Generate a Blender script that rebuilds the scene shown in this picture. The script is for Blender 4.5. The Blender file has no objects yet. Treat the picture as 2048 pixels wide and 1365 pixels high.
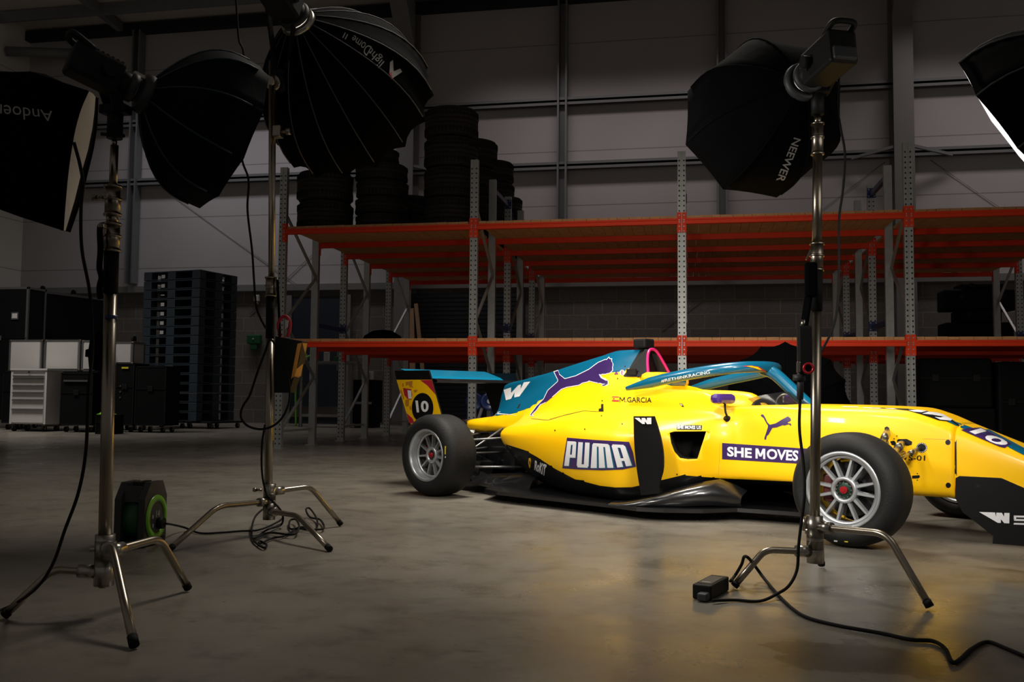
import bpy, bmesh, math, random
from mathutils import Vector, Matrix
from mathutils.bvhtree import BVHTree
from mathutils.geometry import tessellate_polygon
random.seed(7)
S = bpy.context.scene
COL = S.collection

# ------------------------------------------------------------------ camera, world, exposure
PITCH, ROLL, YAW, FPX, CAMH = .05974, .00888, .19028, 1850.0, .68684
_fh = Vector((-math.sin(YAW), math.cos(YAW), 0)); RT = Vector((math.cos(YAW), math.sin(YAW), 0)); _z = Vector((0, 0, 1))
FW = _fh*math.cos(PITCH)+_z*math.sin(PITCH); UP = -_fh*math.sin(PITCH)+_z*math.cos(PITCH)
EYE = Vector((0, 0, CAMH))
cd = bpy.data.cameras.new('camera'); cam = bpy.data.objects.new('camera', cd); COL.objects.link(cam)
cd.sensor_width = 36; cd.lens = 36*FPX/2048; cd.clip_end = 200
cx_ = RT*math.cos(ROLL)+UP*math.sin(ROLL); cy_ = UP*math.cos(ROLL)-RT*math.sin(ROLL)
m = Matrix((cx_, cy_, -FW)).transposed().to_4x4(); m.translation = EYE
cam.matrix_world = m
S.camera = cam
S.view_settings.view_transform = 'Standard'; S.view_settings.look = 'None'
S.view_settings.exposure = 0.0; S.view_settings.gamma = 1.0
try: S.view_settings.use_curve_mapping = False
except Exception: pass
W = bpy.data.worlds.new('world'); S.world = W; W.use_nodes = True
W.node_tree.nodes['Background'].inputs[0].default_value = (1, .90, .82, 1)
W.node_tree.nodes['Background'].inputs[1].default_value = .09

def ray(px, py):
    a, b = px-1024, py-682.5; c, s = math.cos(ROLL), math.sin(ROLL)
    u = a*c+b*s; v = -a*s+b*c
    return FW+RT*(u/FPX)-UP*(v/FPX)
def at(px, py, Y):                 # a point of the photo at depth Y in the hall
    d = ray(px, py); return EYE+d*(Y/d.y)
def fl(px, py, z=0.0):             # a point of the photo on the floor (or at height z)
    d = ray(px, py); return EYE+d*((z-CAMH)/d.z)
def far(px, py, dist):
    return EYE+ray(px, py).normalized()*dist

def area(name, loc, target, sx, sy, power, col=(1, .95, .88), spread=180, parent=None):
    l = bpy.data.lights.new(name, 'AREA'); l.shape = 'RECTANGLE'; l.size = sx; l.size_y = sy
    l.energy = power; l.color = col; l.spread = math.radians(spread)
    o = bpy.data.objects.new(name, l); COL.objects.link(o)
    o.location = loc; o.rotation_euler = (Vector(target)-Vector(loc)).to_track_quat('-Z', 'Y').to_euler()
    if parent: o.parent = parent; o.location = Vector(loc)-parent.location
    return o
# unseen overhead lights, added to lift the car, floor, left equipment and back wall
area('added_overhead_light', (-.6, 6.6, 6.0), (-.6, 7.0, 0), 1.8, 1.8, 168, (1, .93, .82), 106)
area('added_overhead_light', (-11.2, 12.4, 6.5), (-11.2, 14.0, 0), 1.5, 1.5, 75, (1, .95, .9), 84)  # added to brighten the cabinet and cases at the left
for x_, p_ in ((-10.5, 54), (-1.5, 46), (7.5, 52)): area('added_overhead_light', (x_, 18.6, 9.4), (x_, 20.0, 0), 6.5, .5, p_, (1, .94, .97) if x_ < -5 else (1, .86, .84), 92)  # added wall wash, its cone grades the panels darker towards the top

# ------------------------------------------------------------------ materials
def lin(r, g=None, b=None):
    if g is None: g = b = r
    f = lambda v: (v/255/12.92) if v/255 <= .04045 else ((v/255+.055)/1.055)**2.4
    return (f(r), f(g), f(b), 1)
def mat(name, col, rough=.5, metal=0.0, coat=0.0, var=0.0, vscale=6.0, bump=0.0, bscale=40.0, spec=.5):
    m = bpy.data.materials.new(name); m.use_nodes = True; nt = m.node_tree; b = nt.nodes['Principled BSDF']
    b.inputs['Base Color'].default_value = col; b.inputs['Roughness'].default_value = rough
    b.inputs['Metallic'].default_value = metal; b.inputs['Coat Weight'].default_value = coat
    b.inputs['Coat Roughness'].default_value = .06; b.inputs['Specular IOR Level'].default_value = spec
    tc = nt.nodes.new('ShaderNodeTexCoord')
    if var > 0:
        n = nt.nodes.new('ShaderNodeTexNoise'); n.inputs['Scale'].default_value = vscale; n.inputs['Detail'].default_value = 4
        nt.links.new(tc.outputs['Object'], n.inputs['Vector'])
        mx = nt.nodes.new('ShaderNodeMix'); mx.data_type = 'RGBA'
        mx.inputs[6].default_value = tuple(c*(1-var) for c in col[:3])+(1,); mx.inputs[7].default_value = tuple(min(1, c*(1+var)) for c in col[:3])+(1,)
        nt.links.new(n.outputs['Fac'], mx.inputs[0]); nt.links.new(mx.outputs[2], b.inputs['Base Color'])
    if bump > 0:
        n2 = nt.nodes.new('ShaderNodeTexNoise'); n2.inputs['Scale'].default_value = bscale; n2.inputs['Detail'].default_value = 3
        nt.links.new(tc.outputs['Object'], n2.inputs['Vector'])
        bp = nt.nodes.new('ShaderNodeBump'); bp.inputs['Strength'].default_value = bump; bp.inputs['Distance'].default_value = .01
        nt.links.new(n2.outputs['Fac'], bp.inputs['Height']); nt.links.new(bp.outputs['Normal'], b.inputs['Normal'])
    return m
def glow(name, col, strength):
    m = bpy.data.materials.new(name); m.use_nodes = True; b = m.node_tree.nodes['Principled BSDF']
    b.inputs['Base Color'].default_value = (.8, .8, .8, 1); b.inputs['Emission Color'].default_value = col; b.inputs['Emission Strength'].default_value = strength
    return m
M = {}
M['yellow'] = mat('yellow_paint', (1.0, .555, .0, 1), .4, 0, .15, .02, 3, spec=.35)
M['teal'] = mat('teal_paint', (0, .105, .20, 1), .3, 0, .5, .04, 3)
M['wingblue'] = mat('bright_blue_paint', (0, .22, .40, 1), .3, 0, .6, .04, 3)
M['purple'] = mat('purple_vinyl', (.036, .014, .095, 1), .35, 0, .4, .05, 5)
M['violet'] = mat('violet_gloss', (.06, .022, .18, 1), .2, 0, .8, .05, 5)
M['white'] = mat('white_vinyl', (.78, .78, .80, 1), .4, 0, .3, .02, 8)
M['red'] = mat('red_vinyl', (.45, .012, .03, 1), .4, 0, .3, .03, 8)
M['magenta'] = mat('magenta_paint', (.62, .01, .16, 1), .4, 0, .3, .03, 8)
M['black'] = mat('black_vinyl', (.0028, .0028, .0034, 1), .45, 0, .15, .1, 8, spec=.25)
M['carbon'] = mat('carbon_fibre', (.008, .008, .009, 1), .28, 0, .6, .3, 60)
M['duct'] = mat('duct_black', (.002, .002, .002, 1), .8)
M['orangecol'] = mat('ochre_print', (.5, .2, .02, 1), .5, 0, 0, .2, 30)
M['slick'] = mat('slick_rubber', (.0115, .0112, .0112, 1), .65, 0, 0, .3, 12, .15, 90, spec=.3)
M['rim'] = mat('silver_rim', (.50, .52, .54, 1), .38, .75, .2, .03, 8)
M['steel'] = mat('brushed_steel', (.36, .34, .30, 1), .3, 1, 0, .08, 20)
M['chrome'] = mat('chrome', (.30, .265, .215, 1), .3, 1, 0, .05, 9)
M['caliper'] = mat('caliper_red', (.12, .015, .015, 1), .4)
M['anod'] = mat('red_anodised', (.5, .02, .03, 1), .3, .5)
M['hub'] = mat('dark_hub', (.02, .05, .035, 1), .4, .6)
M['galv'] = mat('galvanised_steel', (.42, .43, .42, 1), .42, .75, 0, .18, 25)
M['hole'] = mat('punched_hole_black', (.004, .004, .004, 1), .9)
M['orange'] = mat('rack_orange_paint', (.72, .040, .004, 1), .5, 0, 0, .08, 6, spec=.3)
M['wood'] = mat('deck_timber', (.50, .27, .11, 1), .75, 0, 0, .35, 9, .3, 60)
M['oldwood'] = mat('raw_timber', (.28, .17, .09, 1), .7, 0, 0, .25, 12)
M['bluemetal'] = mat('blue_painted_steel', (.005, .02, .12, 1), .45, 0, .2, .1, 9)
M['tread'] = mat('treaded_rubber', (.015, .012, .011, 1), .75, 0, 0, .3, 14, .25, 40)
M['fabric'] = mat('black_softbox_fabric', (.0022, .0022, .0026, 1), .9, 0, 0, .2, 12, .12, 30, .03)
M['fabricteal'] = mat('midnight_softbox_fabric', (.0015, .0034, .006, 1), .7, 0, 0, .2, 12, .12, 30, .08)
M['seam'] = mat('grey_seam_tape', (.05, .05, .055, 1), .7)
M['tealseam'] = mat('teal_seam_piping', (.004, .022, .034, 1), .5)
M['dullwhite'] = mat('white_diffusion_cloth', (.62, .60, .58, 1), .85, 0, 0, .04, 20, .2, 25)
M['greytext'] = mat('grey_print', (.32, .31, .30, 1), .7)
M['plastic'] = mat('black_plastic', (.004, .004, .0045, 1), .6, 0, 0, .15, 20, spec=.25)
M['rubber'] = mat('black_rubber_cable', (.004, .004, .004, 1), .75, spec=.2)
M['darkgrey'] = mat('dark_grey_plastic', (.028, .030, .034, 1), .55, 0, 0, .1, 20)
M['lime'] = mat('lime_green_plastic', (.14, .42, .012, 1), .4, 0, .2)
M['green'] = mat('green_plastic', (.008, .09, .03, 1), .5)
M['navy'] = mat('navy_pallet_plastic', (.022, .033, .044, 1), .55, 0, 0, .15, 8)
M['label'] = mat('paper_label', (.45, .44, .42, 1), .8)
M['whitesteel'] = mat('white_powder_coat', (.52, .50, .48, 1), .42, 0, .1, .03, 8)
M['casepanel'] = mat('grey_case_laminate', (.42, .40, .38, 1), .5, 0, 0, .04, 4)
M['alu'] = mat('aluminium_edge', (.22, .22, .22, 1), .4, .8, 0, .08, 14)
M['boardblack'] = mat('black_case_board', (.002, .002, .0024, 1), .7, 0, 0, .2, 10, spec=.15)
M['strapred'] = mat('red_strap', (.40, .01, .03, 1), .6)
M['yellowtape'] = mat('yellow_tape', (.6, .5, .02, 1), .6)
M['glass'] = None
def make_glass():
    m = bpy.data.materials.new('smoked_windscreen'); m.use_nodes = True; nt = m.node_tree
    out = nt.nodes['Material Output']; b = nt.nodes['Principled BSDF']
    b.inputs['Base Color'].default_value = (.03, .03, .03, 1); b.inputs['Roughness'].default_value = .12; b.inputs['Specular IOR Level'].default_value = .3
    tr = nt.nodes.new('ShaderNodeBsdfTransparent'); tr.inputs[0].default_value = (.6, .58, .55, 1)
    mx = nt.nodes.new('ShaderNodeMixShader'); mx.inputs[0].default_value = .3
    nt.links.new(tr.outputs[0], mx.inputs[1]); nt.links.new(b.outputs[0], mx.inputs[2]); nt.links.new(mx.outputs[0], out.inputs['Surface'])
    return m
M['glass'] = make_glass()

def mat_floor():
    m = bpy.data.materials.new('polished_concrete'); m.use_nodes = True; nt = m.node_tree; b = nt.nodes['Principled BSDF']; L = nt.links.new
    tc = nt.nodes.new('ShaderNodeTexCoord')
    def noise(scale, detail, rough=.6, stretch=None):
        n = nt.nodes.new('ShaderNodeTexNoise'); n.inputs['Scale'].default_value = scale; n.inputs['Detail'].default_value = detail; n.inputs['Roughness'].default_value = rough
        if stretch:
            mp = nt.nodes.new('ShaderNodeMapping'); mp.inputs['Scale'].default_value = stretch; L(tc.outputs['Object'], mp.inputs['Vector']); L(mp.outputs['Vector'], n.inputs['Vector'])
        else: L(tc.outputs['Object'], n.inputs['Vector'])
        return n.outputs['Fac']
    def ramp(fac, stops):
        r = nt.nodes.new('ShaderNodeValToRGB'); e = r.color_ramp.elements
        e[0].position, e[0].color = stops[0]; e[1].position, e[1].color = stops[-1]
        for p, c in stops[1:-1]:
            k = e.new(p); k.color = c
        L(fac, r.inputs['Fac']); return r.outputs['Color']
    def mul(a, c, fac=1.0):
        x = nt.nodes.new('ShaderNodeMix'); x.data_type = 'RGBA'; x.blend_type = 'MULTIPLY'; x.inputs[0].default_value = fac
        L(a, x.inputs[6]); L(c, x.inputs[7]); return x.outputs[2]
    c = ramp(noise(.9, 8), [(.3, (.125, .112, .091, 1)), (.55, (.180, .162, .134, 1)), (.75, (.228, .207, .174, 1))])
    c = mul(c, ramp(noise(5, 6, .7), [(.33, (.68, .67, .66, 1)), (.5, (1, 1, 1, 1))]))
    c = mul(c, ramp(noise(3.2, 5, .7, (2, 7, 1)), [(.30, (.5, .48, .46, 1)), (.37, (1, 1, 1, 1))]), .8)
    c = mul(c, ramp(noise(26, 3, .6), [(.27, (.35, .33, .3, 1)), (.33, (1, 1, 1, 1))]), .7)
    # one oil stain, ragged outline
    mp = nt.nodes.new('ShaderNodeMapping'); mp.inputs['Location'].default_value = (-.42*1.0, -2.63*1.0, 0)
    L(tc.outputs['Object'], mp.inputs['Vector'])
    ms = nt.nodes.new('ShaderNodeVectorMath'); ms.operation = 'MULTIPLY'; ms.inputs[1].default_value = (1, 1.25, 1); L(mp.outputs['Vector'], ms.inputs[0])
    ln = nt.nodes.new('ShaderNodeVectorMath'); ln.operation = 'LENGTH'; L(ms.outputs[0], ln.inputs[0])
    nz = noise(9, 4); ad = nt.nodes.new('ShaderNodeMath'); ad.operation = 'MULTIPLY_ADD'; ad.inputs[1].default_value = .42; L(nz, ad.inputs[0])
    sb = nt.nodes.new('ShaderNodeMath'); sb.operation = 'ADD'; L(ln.outputs['Value'], sb.inputs[0]); L(ad.outputs[0], sb.inputs[1]); ad.inputs[2].default_value = 0
    c = mul(c, ramp(sb.outputs[0], [(.40, (.50, .42, .36, 1)), (.43, (1, 1, 1, 1))]))
    L(c, b.inputs['Base Color'])
    r = ramp(noise(2.2, 5), [(.35, (.25, .25, .25, 1)), (.7, (.42, .42, .42, 1))]); L(r, b.inputs['Roughness'])
    b.inputs['Specular IOR Level'].default_value = .5
    bp = nt.nodes.new('ShaderNodeBump'); bp.inputs['Strength'].default_value = .06; bp.inputs['Distance'].default_value = .01
    L(noise(7, 4), bp.inputs['Height']); L(bp.outputs['Normal'], b.inputs['Normal'])
    return m
M['floor'] = mat_floor()
def mat_clad(name, col):
    m = bpy.data.materials.new(name); m.use_nodes = True; nt = m.node_tree; b = nt.nodes['Principled BSDF']; L = nt.links.new
    b.inputs['Roughness'].default_value = .5
    tc = nt.nodes.new('ShaderNodeTexCoord'); sp = nt.nodes.new('ShaderNodeSeparateXYZ'); L(tc.outputs['Object'], sp.inputs[0])
    def tri(period, width):                # thin horizontal line every `period` metres
        d = nt.nodes.new('ShaderNodeMath'); d.operation = 'DIVIDE'; d.inputs[1].default_value = period; L(sp.outputs['Z'], d.inputs[0])
        f = nt.nodes.new('ShaderNodeMath'); f.operation = 'FRACT'; L(d.outputs[0], f.inputs[0])
        l = nt.nodes.new('ShaderNodeMath'); l.operation = 'LESS_THAN'; l.inputs[1].default_value = width; L(f.outputs[0], l.inputs[0]); return l.outputs[0]
    mx = nt.nodes.new('ShaderNodeMix'); mx.data_type = 'RGBA'; mx.inputs[6].default_value = col; mx.inputs[7].default_value = tuple(c*.55 for c in col[:3])+(1,)
    L(tri(1.25, .018), mx.inputs[0])
    n = nt.nodes.new('ShaderNodeTexNoise'); n.inputs['Scale'].default_value = .5; L(tc.outputs['Object'], n.inputs['Vector'])
    mr = nt.nodes.new('ShaderNodeMapRange'); mr.inputs['To Min'].default_value = .82; mr.inputs['To Max'].default_value = 1.1; L(n.outputs['Fac'], mr.inputs['Value'])
    m2 = nt.nodes.new('ShaderNodeMix'); m2.data_type = 'RGBA'; m2.blend_type = 'MULTIPLY'; m2.inputs[0].default_value = 1; L(mx.outputs[2], m2.inputs[6]); L(mr.outputs[0], m2.inputs[7])
    L(m2.outputs[2], b.inputs['Base Color'])
    bp = nt.nodes.new('ShaderNodeBump'); bp.inputs['Strength'].default_value = .12; bp.inputs['Distance'].default_value = .01
    L(tri(.125, .25), bp.inputs['Height']); L(bp.outputs['Normal'], b.inputs['Normal'])
    return m
M['clad'] = mat_clad('ribbed_liner_panel', (.46, .445, .45, 1))
M['cladleft'] = mat_clad('pale_liner_panel', (.80, .80, .74, 1))
def mat_block():
    m = bpy.data.materials.new('concrete_blockwork'); m.use_nodes = True; nt = m.node_tree; b = nt.nodes['Principled BSDF']; L = nt.links.new
    tc = nt.nodes.new('ShaderNodeTexCoord'); mp = nt.nodes.new('ShaderNodeMapping'); mp.inputs['Rotation'].default_value = (math.radians(90), 0, 0); L(tc.outputs['Object'], mp.inputs['Vector'])
    br = nt.nodes.new('ShaderNodeTexBrick'); br.inputs['Scale'].default_value = 1; br.inputs['Brick Width'].default_value = .64; br.inputs['Row Height'].default_value = .315
    br.inputs['Mortar Size'].default_value = .009; br.inputs['Color1'].default_value = (.125, .115, .105, 1); br.inputs['Color2'].default_value = (.155, .142, .130, 1); br.inputs['Mortar'].default_value = (.23, .21, .18, 1)
    L(mp.outputs['Vector'], br.inputs['Vector'])
    n = nt.nodes.new('ShaderNodeTexNoise'); n.inputs['Scale'].default_value = 18; n.inputs['Detail'].default_value = 6; L(tc.outputs['Object'], n.inputs['Vector'])
    mr = nt.nodes.new('ShaderNodeMapRange'); mr.inputs['To Min'].default_value = .7; mr.inputs['To Max'].default_value = 1.25; L(n.outputs['Fac'], mr.inputs['Value'])
    m2 = nt.nodes.new('ShaderNodeMix'); m2.data_type = 'RGBA'; m2.blend_type = 'MULTIPLY'; m2.inputs[0].default_value = 1; L(br.outputs['Color'], m2.inputs[6]); L(mr.outputs[0], m2.inputs[7])
    L(m2.outputs[2], b.inputs['Base Color']); b.inputs['Roughness'].default_value = .9
    return m
M['block'] = mat_block()
M['steelgrey'] = mat('grey_painted_steel', (.20, .20, .195, 1), .5, .1, 0, .06, 3)
M['girt'] = mat('galvanised_girt', (.24, .25, .26, 1), .45, .5, 0, .1, 4)
M['roof'] = mat('pale_roof_liner', (.62, .57, .53, 1), .6, 0, 0, .06, 1.5)
M['shutter'] = mat('dark_roller_shutter', (.010, .012, .016, 1), .6, 0, 0, .1, 3)
M['door'] = mat('slate_blue_door', (.014, .022, .034, 1), .5, 0, 0, .05, 4)

# ------------------------------------------------------------------ mesh builder
def frame(d):
    d = d.normalized(); a = Vector((0, 0, 1)) if abs(d.z) < .95 else Vector((1, 0, 0))
    u = d.cross(a).normalized(); v = u.cross(d).normalized(); return u, v
def smooth_path(pts, n=6, closed=False):
    P = [Vector(p) for p in pts]; N = len(P)
    if N < 3: return P
    out = []
    rng = range(N) if closed else range(N-1)
    for i in rng:
        p0 = P[(i-1) % N] if (closed or i > 0) else P[0]*2-P[1]
        p1 = P[i]; p2 = P[(i+1) % N]; p3 = P[(i+2) % N] if (closed or i+2 < N) else P[-1]*2-P[-2]
        for k in range(n):
            t = k/n
            out.append(.5*((2*p1)+(p2-p0)*t+(2*p0-5*p1+4*p2-p3)*t*t+(3*p1-p0-3*p2+p3)*t**3))
    if not closed: out.append(P[-1])
    return out
def dense(pts, n=60):                      # resample a polyline evenly
    P = [Vector(p) for p in pts]; L = [0]
    for a, b in zip(P, P[1:]): L.append(L[-1]+(b-a).length)
    out = []; j = 0
    for k in range(n):
        t = L[-1]*k/(n-1)
        while j < len(L)-2 and L[j+1] < t: j += 1
        s = (t-L[j])/max(1e-9, L[j+1]-L[j]); out.append(P[j].lerp(P[j+1], s))
    return out
class MB:
    def __init__(s): s.v = []; s.f = []; s.mi = []; s.sm = []; s.mats = []; s.T = Matrix.Identity(4)
    def mat(s, m):
        if isinstance(m, str): m = M[m]
        if m not in s.mats: s.mats.append(m)
        return s.mats.index(m)
    def add(s, vs, fs, m, smooth=False):
        o = len(s.v); k = s.mat(m)
        for p in vs: s.v.append(s.T @ Vector(p))
        for f in fs: s.f.append([o+i for i in f]); s.mi.append(k); s.sm.append(smooth)
        return s
    def box(s, c, d, m, rz=0.0, rot=None):
        c = Vector(c); h = Vector(d)/2; R = rot if rot is not None else Matrix.Rotation(rz, 3, 'Z')
        vs = [c+R @ Vector((x*h.x, y*h.y, z*h.z)) for x in (-1, 1) for y in (-1, 1) for z in (-1, 1)]
        return s.add(vs, [(0, 1, 3, 2), (4, 6, 7, 5), (0, 4, 5, 1), (2, 3, 7, 6), (0, 2, 6, 4), (1, 5, 7, 3)], m)
    def bbox(s, c, d, b, m, rz=0.0, rot=None):   # box with chamfered edges
        bm = bmesh.new(); bmesh.ops.create_cube(bm, size=1)
        for v in bm.verts: v.co = Vector((v.co.x*d[0], v.co.y*d[1], v.co.z*d[2]))
        bmesh.ops.bevel(bm, geom=list(bm.edges), offset=b, segments=2, affect='EDGES', profile=.5)
        R = rot if rot is not None else Matrix.Rotation(rz, 3, 'Z'); c = Vector(c)
        bm.verts.index_update()
        s.add([c+R @ v.co for v in bm.verts], [[v.index for v in f.verts] for f in bm.faces], m); bm.free(); return s
    def bar(s, p, q, w, h, m, up=(0, 0, 1)):
        p, q = Vector(p), Vector(q); d = (q-p).normalized(); up = Vector(up)
        if abs(d.dot(up)) > .98: up = Vector((0, 1, 0))
        u = d.cross(up).normalized(); v = u.cross(d)
        vs = [e+u*(a*w/2)+v*(b*h/2) for e in (p, q) for a, b in ((-1, -1), (1, -1), (1, 1), (-1, 1))]
        return s.add(vs, [(3, 2, 1, 0), (4, 5, 6, 7), (0, 1, 5, 4), (1, 2, 6, 5), (2, 3, 7, 6), (3, 0, 4, 7)], m)
    def cyl(s, p, q, r, m, n=16, r2=None, caps=True, smooth=True):
        p, q = Vector(p), Vector(q); u, v = frame(q-p); r2 = r if r2 is None else r2
        vs = [p+(u*math.cos(a)+v*math.sin(a))*r for a in [2*math.pi*i/n for i in range(n)]]+[q+(u*math.cos(a)+v*math.sin(a))*r2 for a in [2*math.pi*i/n for i in range(n)]]
        s.add(vs, [(i, (i+1) % n, n+(i+1) % n, n+i) for i in range(n)], m, smooth)
        if caps: s.add(vs[:n], [list(range(n))[::-1]], m); s.add(vs[n:], [list(range(n))], m)
        return s
    def tube(s, pts, r, m, n=8, closed=False, flat=None):
        P = [Vector(p) for p in pts]; N = len(P); rr = r if isinstance(r, (list, tuple)) else [r]*N
        vs = []; t0 = (P[1]-P[0]).normalized(); u, v = frame(t0)
        for i in range(N):
            t = ((P[(i+1) % N] if (closed or i < N-1) else P[i])-(P[i-1] if (closed or i > 0) else P[i])).normalized()
            u = (u-t*u.dot(t)).normalized(); v = t.cross(u)
            for k in range(n):
                a = 2*math.pi*k/n; vs.append(P[i]+(u*math.cos(a)+v*math.sin(a))*rr[i])
        K = N if closed else N-1
        fs = [(i*n+k, i*n+(k+1) % n, ((i+1) % N)*n+(k+1) % n, ((i+1) % N)*n+k) for i in range(K) for k in range(n)]
        if not closed: fs += [list(range(n))[::-1], [(N-1)*n+k for k in range(n)]]
        return s.add(vs, fs, m, True)
    def lathe(s, o, ax, prof, m, n=48, smooth=True, closed=False):
        o = Vector(o); ax = Vector(ax).normalized(); u, v = frame(ax); vs = []
        for r, h in prof:
            for k in range(n):
                a = 2*math.pi*k/n; vs.append(o+ax*h+(u*math.cos(a)+v*math.sin(a))*r)
        N = len(prof); K = N if closed else N-1
        return s.add(vs, [(i*n+k, i*n+(k+1) % n, ((i+1) % N)*n+(k+1) % n, ((i+1) % N)*n+k) for i in range(K) for k in range(n)], m, smooth)
    def prism(s, poly, vec, m):
        P = [Vector(p) for p in poly]; vec = Vector(vec); n = len(P)
        tri = tessellate_polygon([P])
        s.add(P+[p+vec for p in P], [list(t) for t in tri]+[[n+i for i in t][::-1] for t in tri], m)
        return s.add(P+[p+vec for p in P], [(i, (i+1) % n, n+(i+1) % n, n+i) for i in range(n)], m)
    def grid(s, rows, m, smooth=True, closed=False):
        n = len(rows[0]); vs = [p for r in rows for p in r]; K = n if closed else n-1
        return s.add(vs, [(i*n+k, i*n+(k+1) % n, (i+1)*n+(k+1) % n, (i+1)*n+k) for i in range(len(rows)-1) for k in range(K)], m, smooth)
    def build(s, name, parent=None, world=False, fix=True):
        me = bpy.data.meshes.new(name); vs = s.v
        if parent is not None and world:
            inv = parent.matrix_basis.inverted(); vs = [inv @ p for p in s.v]
        me.from_pydata([tuple(p) for p in vs], [], s.f)
        for m in s.mats: me.materials.append(m)
        for i, p in enumerate(me.polygons): p.material_index = s.mi[i]; p.use_smooth = s.sm[i]
        if fix:
            bm = bmesh.new(); bm.from_mesh(me); bmesh.ops.remove_doubles(bm, verts=bm.verts, dist=1e-6); bmesh.ops.recalc_face_normals(bm, faces=bm.faces); bm.to_mesh(me); bm.free()
        me.update()
        o = bpy.data.objects.new(name, me); COL.objects.link(o)
        if parent is not None: o.parent = parent
        return o
def tag(o, label=None, cat=None, group=None, kind=None):
    if label: o['label'] = label
    if cat: o['category'] = cat
    if group: o['group'] = group
    if kind: o['kind'] = kind
    return o
def thing(name, label, cat, loc=(0, 0, 0), rz=0.0, group=None):
    o = bpy.data.objects.new(name, None); COL.objects.link(o); o.empty_display_size = .1
    o.location = loc; o.rotation_euler = (0, 0, rz); o.matrix_basis = Matrix.Translation(Vector(loc)) @ Matrix.Rotation(rz, 4, 'Z')
    return tag(o, label, cat, group)
def struct(name, mb, label=None):
    o = mb.build(name); o['kind'] = 'structure'
    if label: o['label'] = label
    return o
def dup(o, loc=None, rz=None, label=None, parent=None):
    c = o.copy(); COL.objects.link(c)
    if parent is not None: c.parent = parent
    else:
        c.matrix_basis = Matrix.Translation(Vector(loc)) @ Matrix.Rotation(rz or 0, 4, 'Z')
        if label: c['label'] = label
    for ch in list(o.children): dup(ch, parent=c)
    return c
_fc = {}
def text_mesh(txt, bold=0.0, shear=0.0):
    key = (txt, bold, shear)
    if key in _fc: return _fc[key]
    cu = bpy.data.curves.new('t', 'FONT'); cu.body = txt; cu.offset = bold; cu.shear = shear; cu.resolution_u = 3
    o = bpy.data.objects.new('t', cu); COL.objects.link(o)
    dg = bpy.context.evaluated_depsgraph_get(); dg.update(); me = o.evaluated_get(dg).to_mesh()
    vs = [v.co.copy() for v in me.vertices]; fs = [list(p.vertices) for p in me.polygons]
    o.evaluated_get(dg).to_mesh_clear(); bpy.data.objects.remove(o); bpy.data.curves.remove(cu)
    x0 = min(v.x for v in vs); x1 = max(v.x for v in vs); y0 = min(v.y for v in vs); y1 = max(v.y for v in vs)
    vs = [((v.x-x0)/(x1-x0), (v.y-y0)/(y1-y0)) for v in vs]
    _fc[key] = (vs, fs); return vs, fs
def subdiv2d(vs, fs, L):                   # split flat triangles until no edge is longer than L
    bm = bmesh.new(); V = [bm.verts.new((x, y, 0)) for x, y in vs]
    for f in fs:
        try: bm.faces.new([V[i] for i in f])
        except ValueError: pass
    bmesh.ops.remove_doubles(bm, verts=bm.verts, dist=1e-4)
    for _ in range(7):
        es = [e for e in bm.edges if e.calc_length() > L]
        if not es: break
        bmesh.ops.subdivide_edges(bm, edges=es, cuts=1); bmesh.ops.triangulate(bm, faces=[f for f in bm.faces if len(f.verts) > 3])
    bm.verts.index_update()
    r = [(v.co.x, v.co.y) for v in bm.verts], [[v.index for v in f.verts] for f in bm.faces]; bm.free(); return r
def quad_map(q):                           # q: TL TR BR BL corners; (u right, v up)
    TL, TR, BR, BL = [Vector(p) for p in q]
    return lambda u, v: (BL.lerp(BR, u)).lerp(TL.lerp(TR, u), v)
def flat_text(mb, txt, q, m, bold=0.0, off=None):   # lettering on a flat face, q are 3D corners
    vs, fs = text_mesh(txt, bold); f = quad_map(q); off = Vector(off or (0, 0, 0))
    mb.add([f(u, v)+off for u, v in vs], fs, m)

# ================================================================== THE HALL
YW = 20.6; XL = -16.7; XR = 15.0
mb = MB(); mb.box((-1, 9.5, -.1), (34, 34, .2), 'floor'); struct('floor', mb)
mb = MB(); mb.box(((XL+XR)/2, YW+.15, 1.575), (XR-XL, .3, 3.15), 'block')
mb.box(((XL+XR)/2, YW+.15, 6.54), (XR-XL, .3, 6.78), 'clad'); struct('wall_back', mb)
mb = MB(); mb.box((XL-.1, 11, 5.0), (.2, 19.2, 10.0), 'cladleft'); struct('wall_left', mb)
mb = MB()
mb.prism([(XL-.2, YW+.3, 9.93), (XL-.2, -4, 12.39), (XL-.2, -4, 12.59), (XL-.2, YW+.3, 10.13)], (XR-XL+.4, 0, 0), 'roof'); struct('ceiling', mb)
def rz_(Y): return 9.93+.1*(YW-Y)
mb = MB(); mb.box(((XL+XR)/2, YW-.06, 3.23), (XR-XL, .12, .15), 'steelgrey'); struct('trim_1', mb)
mb = MB(); mb.box(((XL+XR)/2, YW-.1, 9.80), (XR-XL, .2, .24), 'shutter'); struct('trim_2', mb)
k = 3
for z in (5.90, 7.38):
    mb = MB(); mb.box(((XL+XR)/2, YW-.09, z), (XR-XL, .18, .05), 'girt'); mb.box(((XL+XR)/2, YW-.17, z), (XR-XL, .02, .17), 'girt'); mb.box(((XL+XR)/2, YW-.01, z-.06), (XR-XL, .02, .05), 'girt')
    struct('trim_%d' % k, mb); k += 1
for x in (-13.51, -2.82, .70, 8.2):
    mb = MB(); mb.box((x-.09, YW-.14, 6.55), (.04, .24, 6.35), 'girt'); mb.box((x+.09, YW-.14, 6.55), (.04, .24, 6.35), 'girt'); mb.box((x, YW-.05, 6.55), (.2, .05, 6.35), 'girt')
    struct('trim_%d' % k, mb); k += 1
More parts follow.
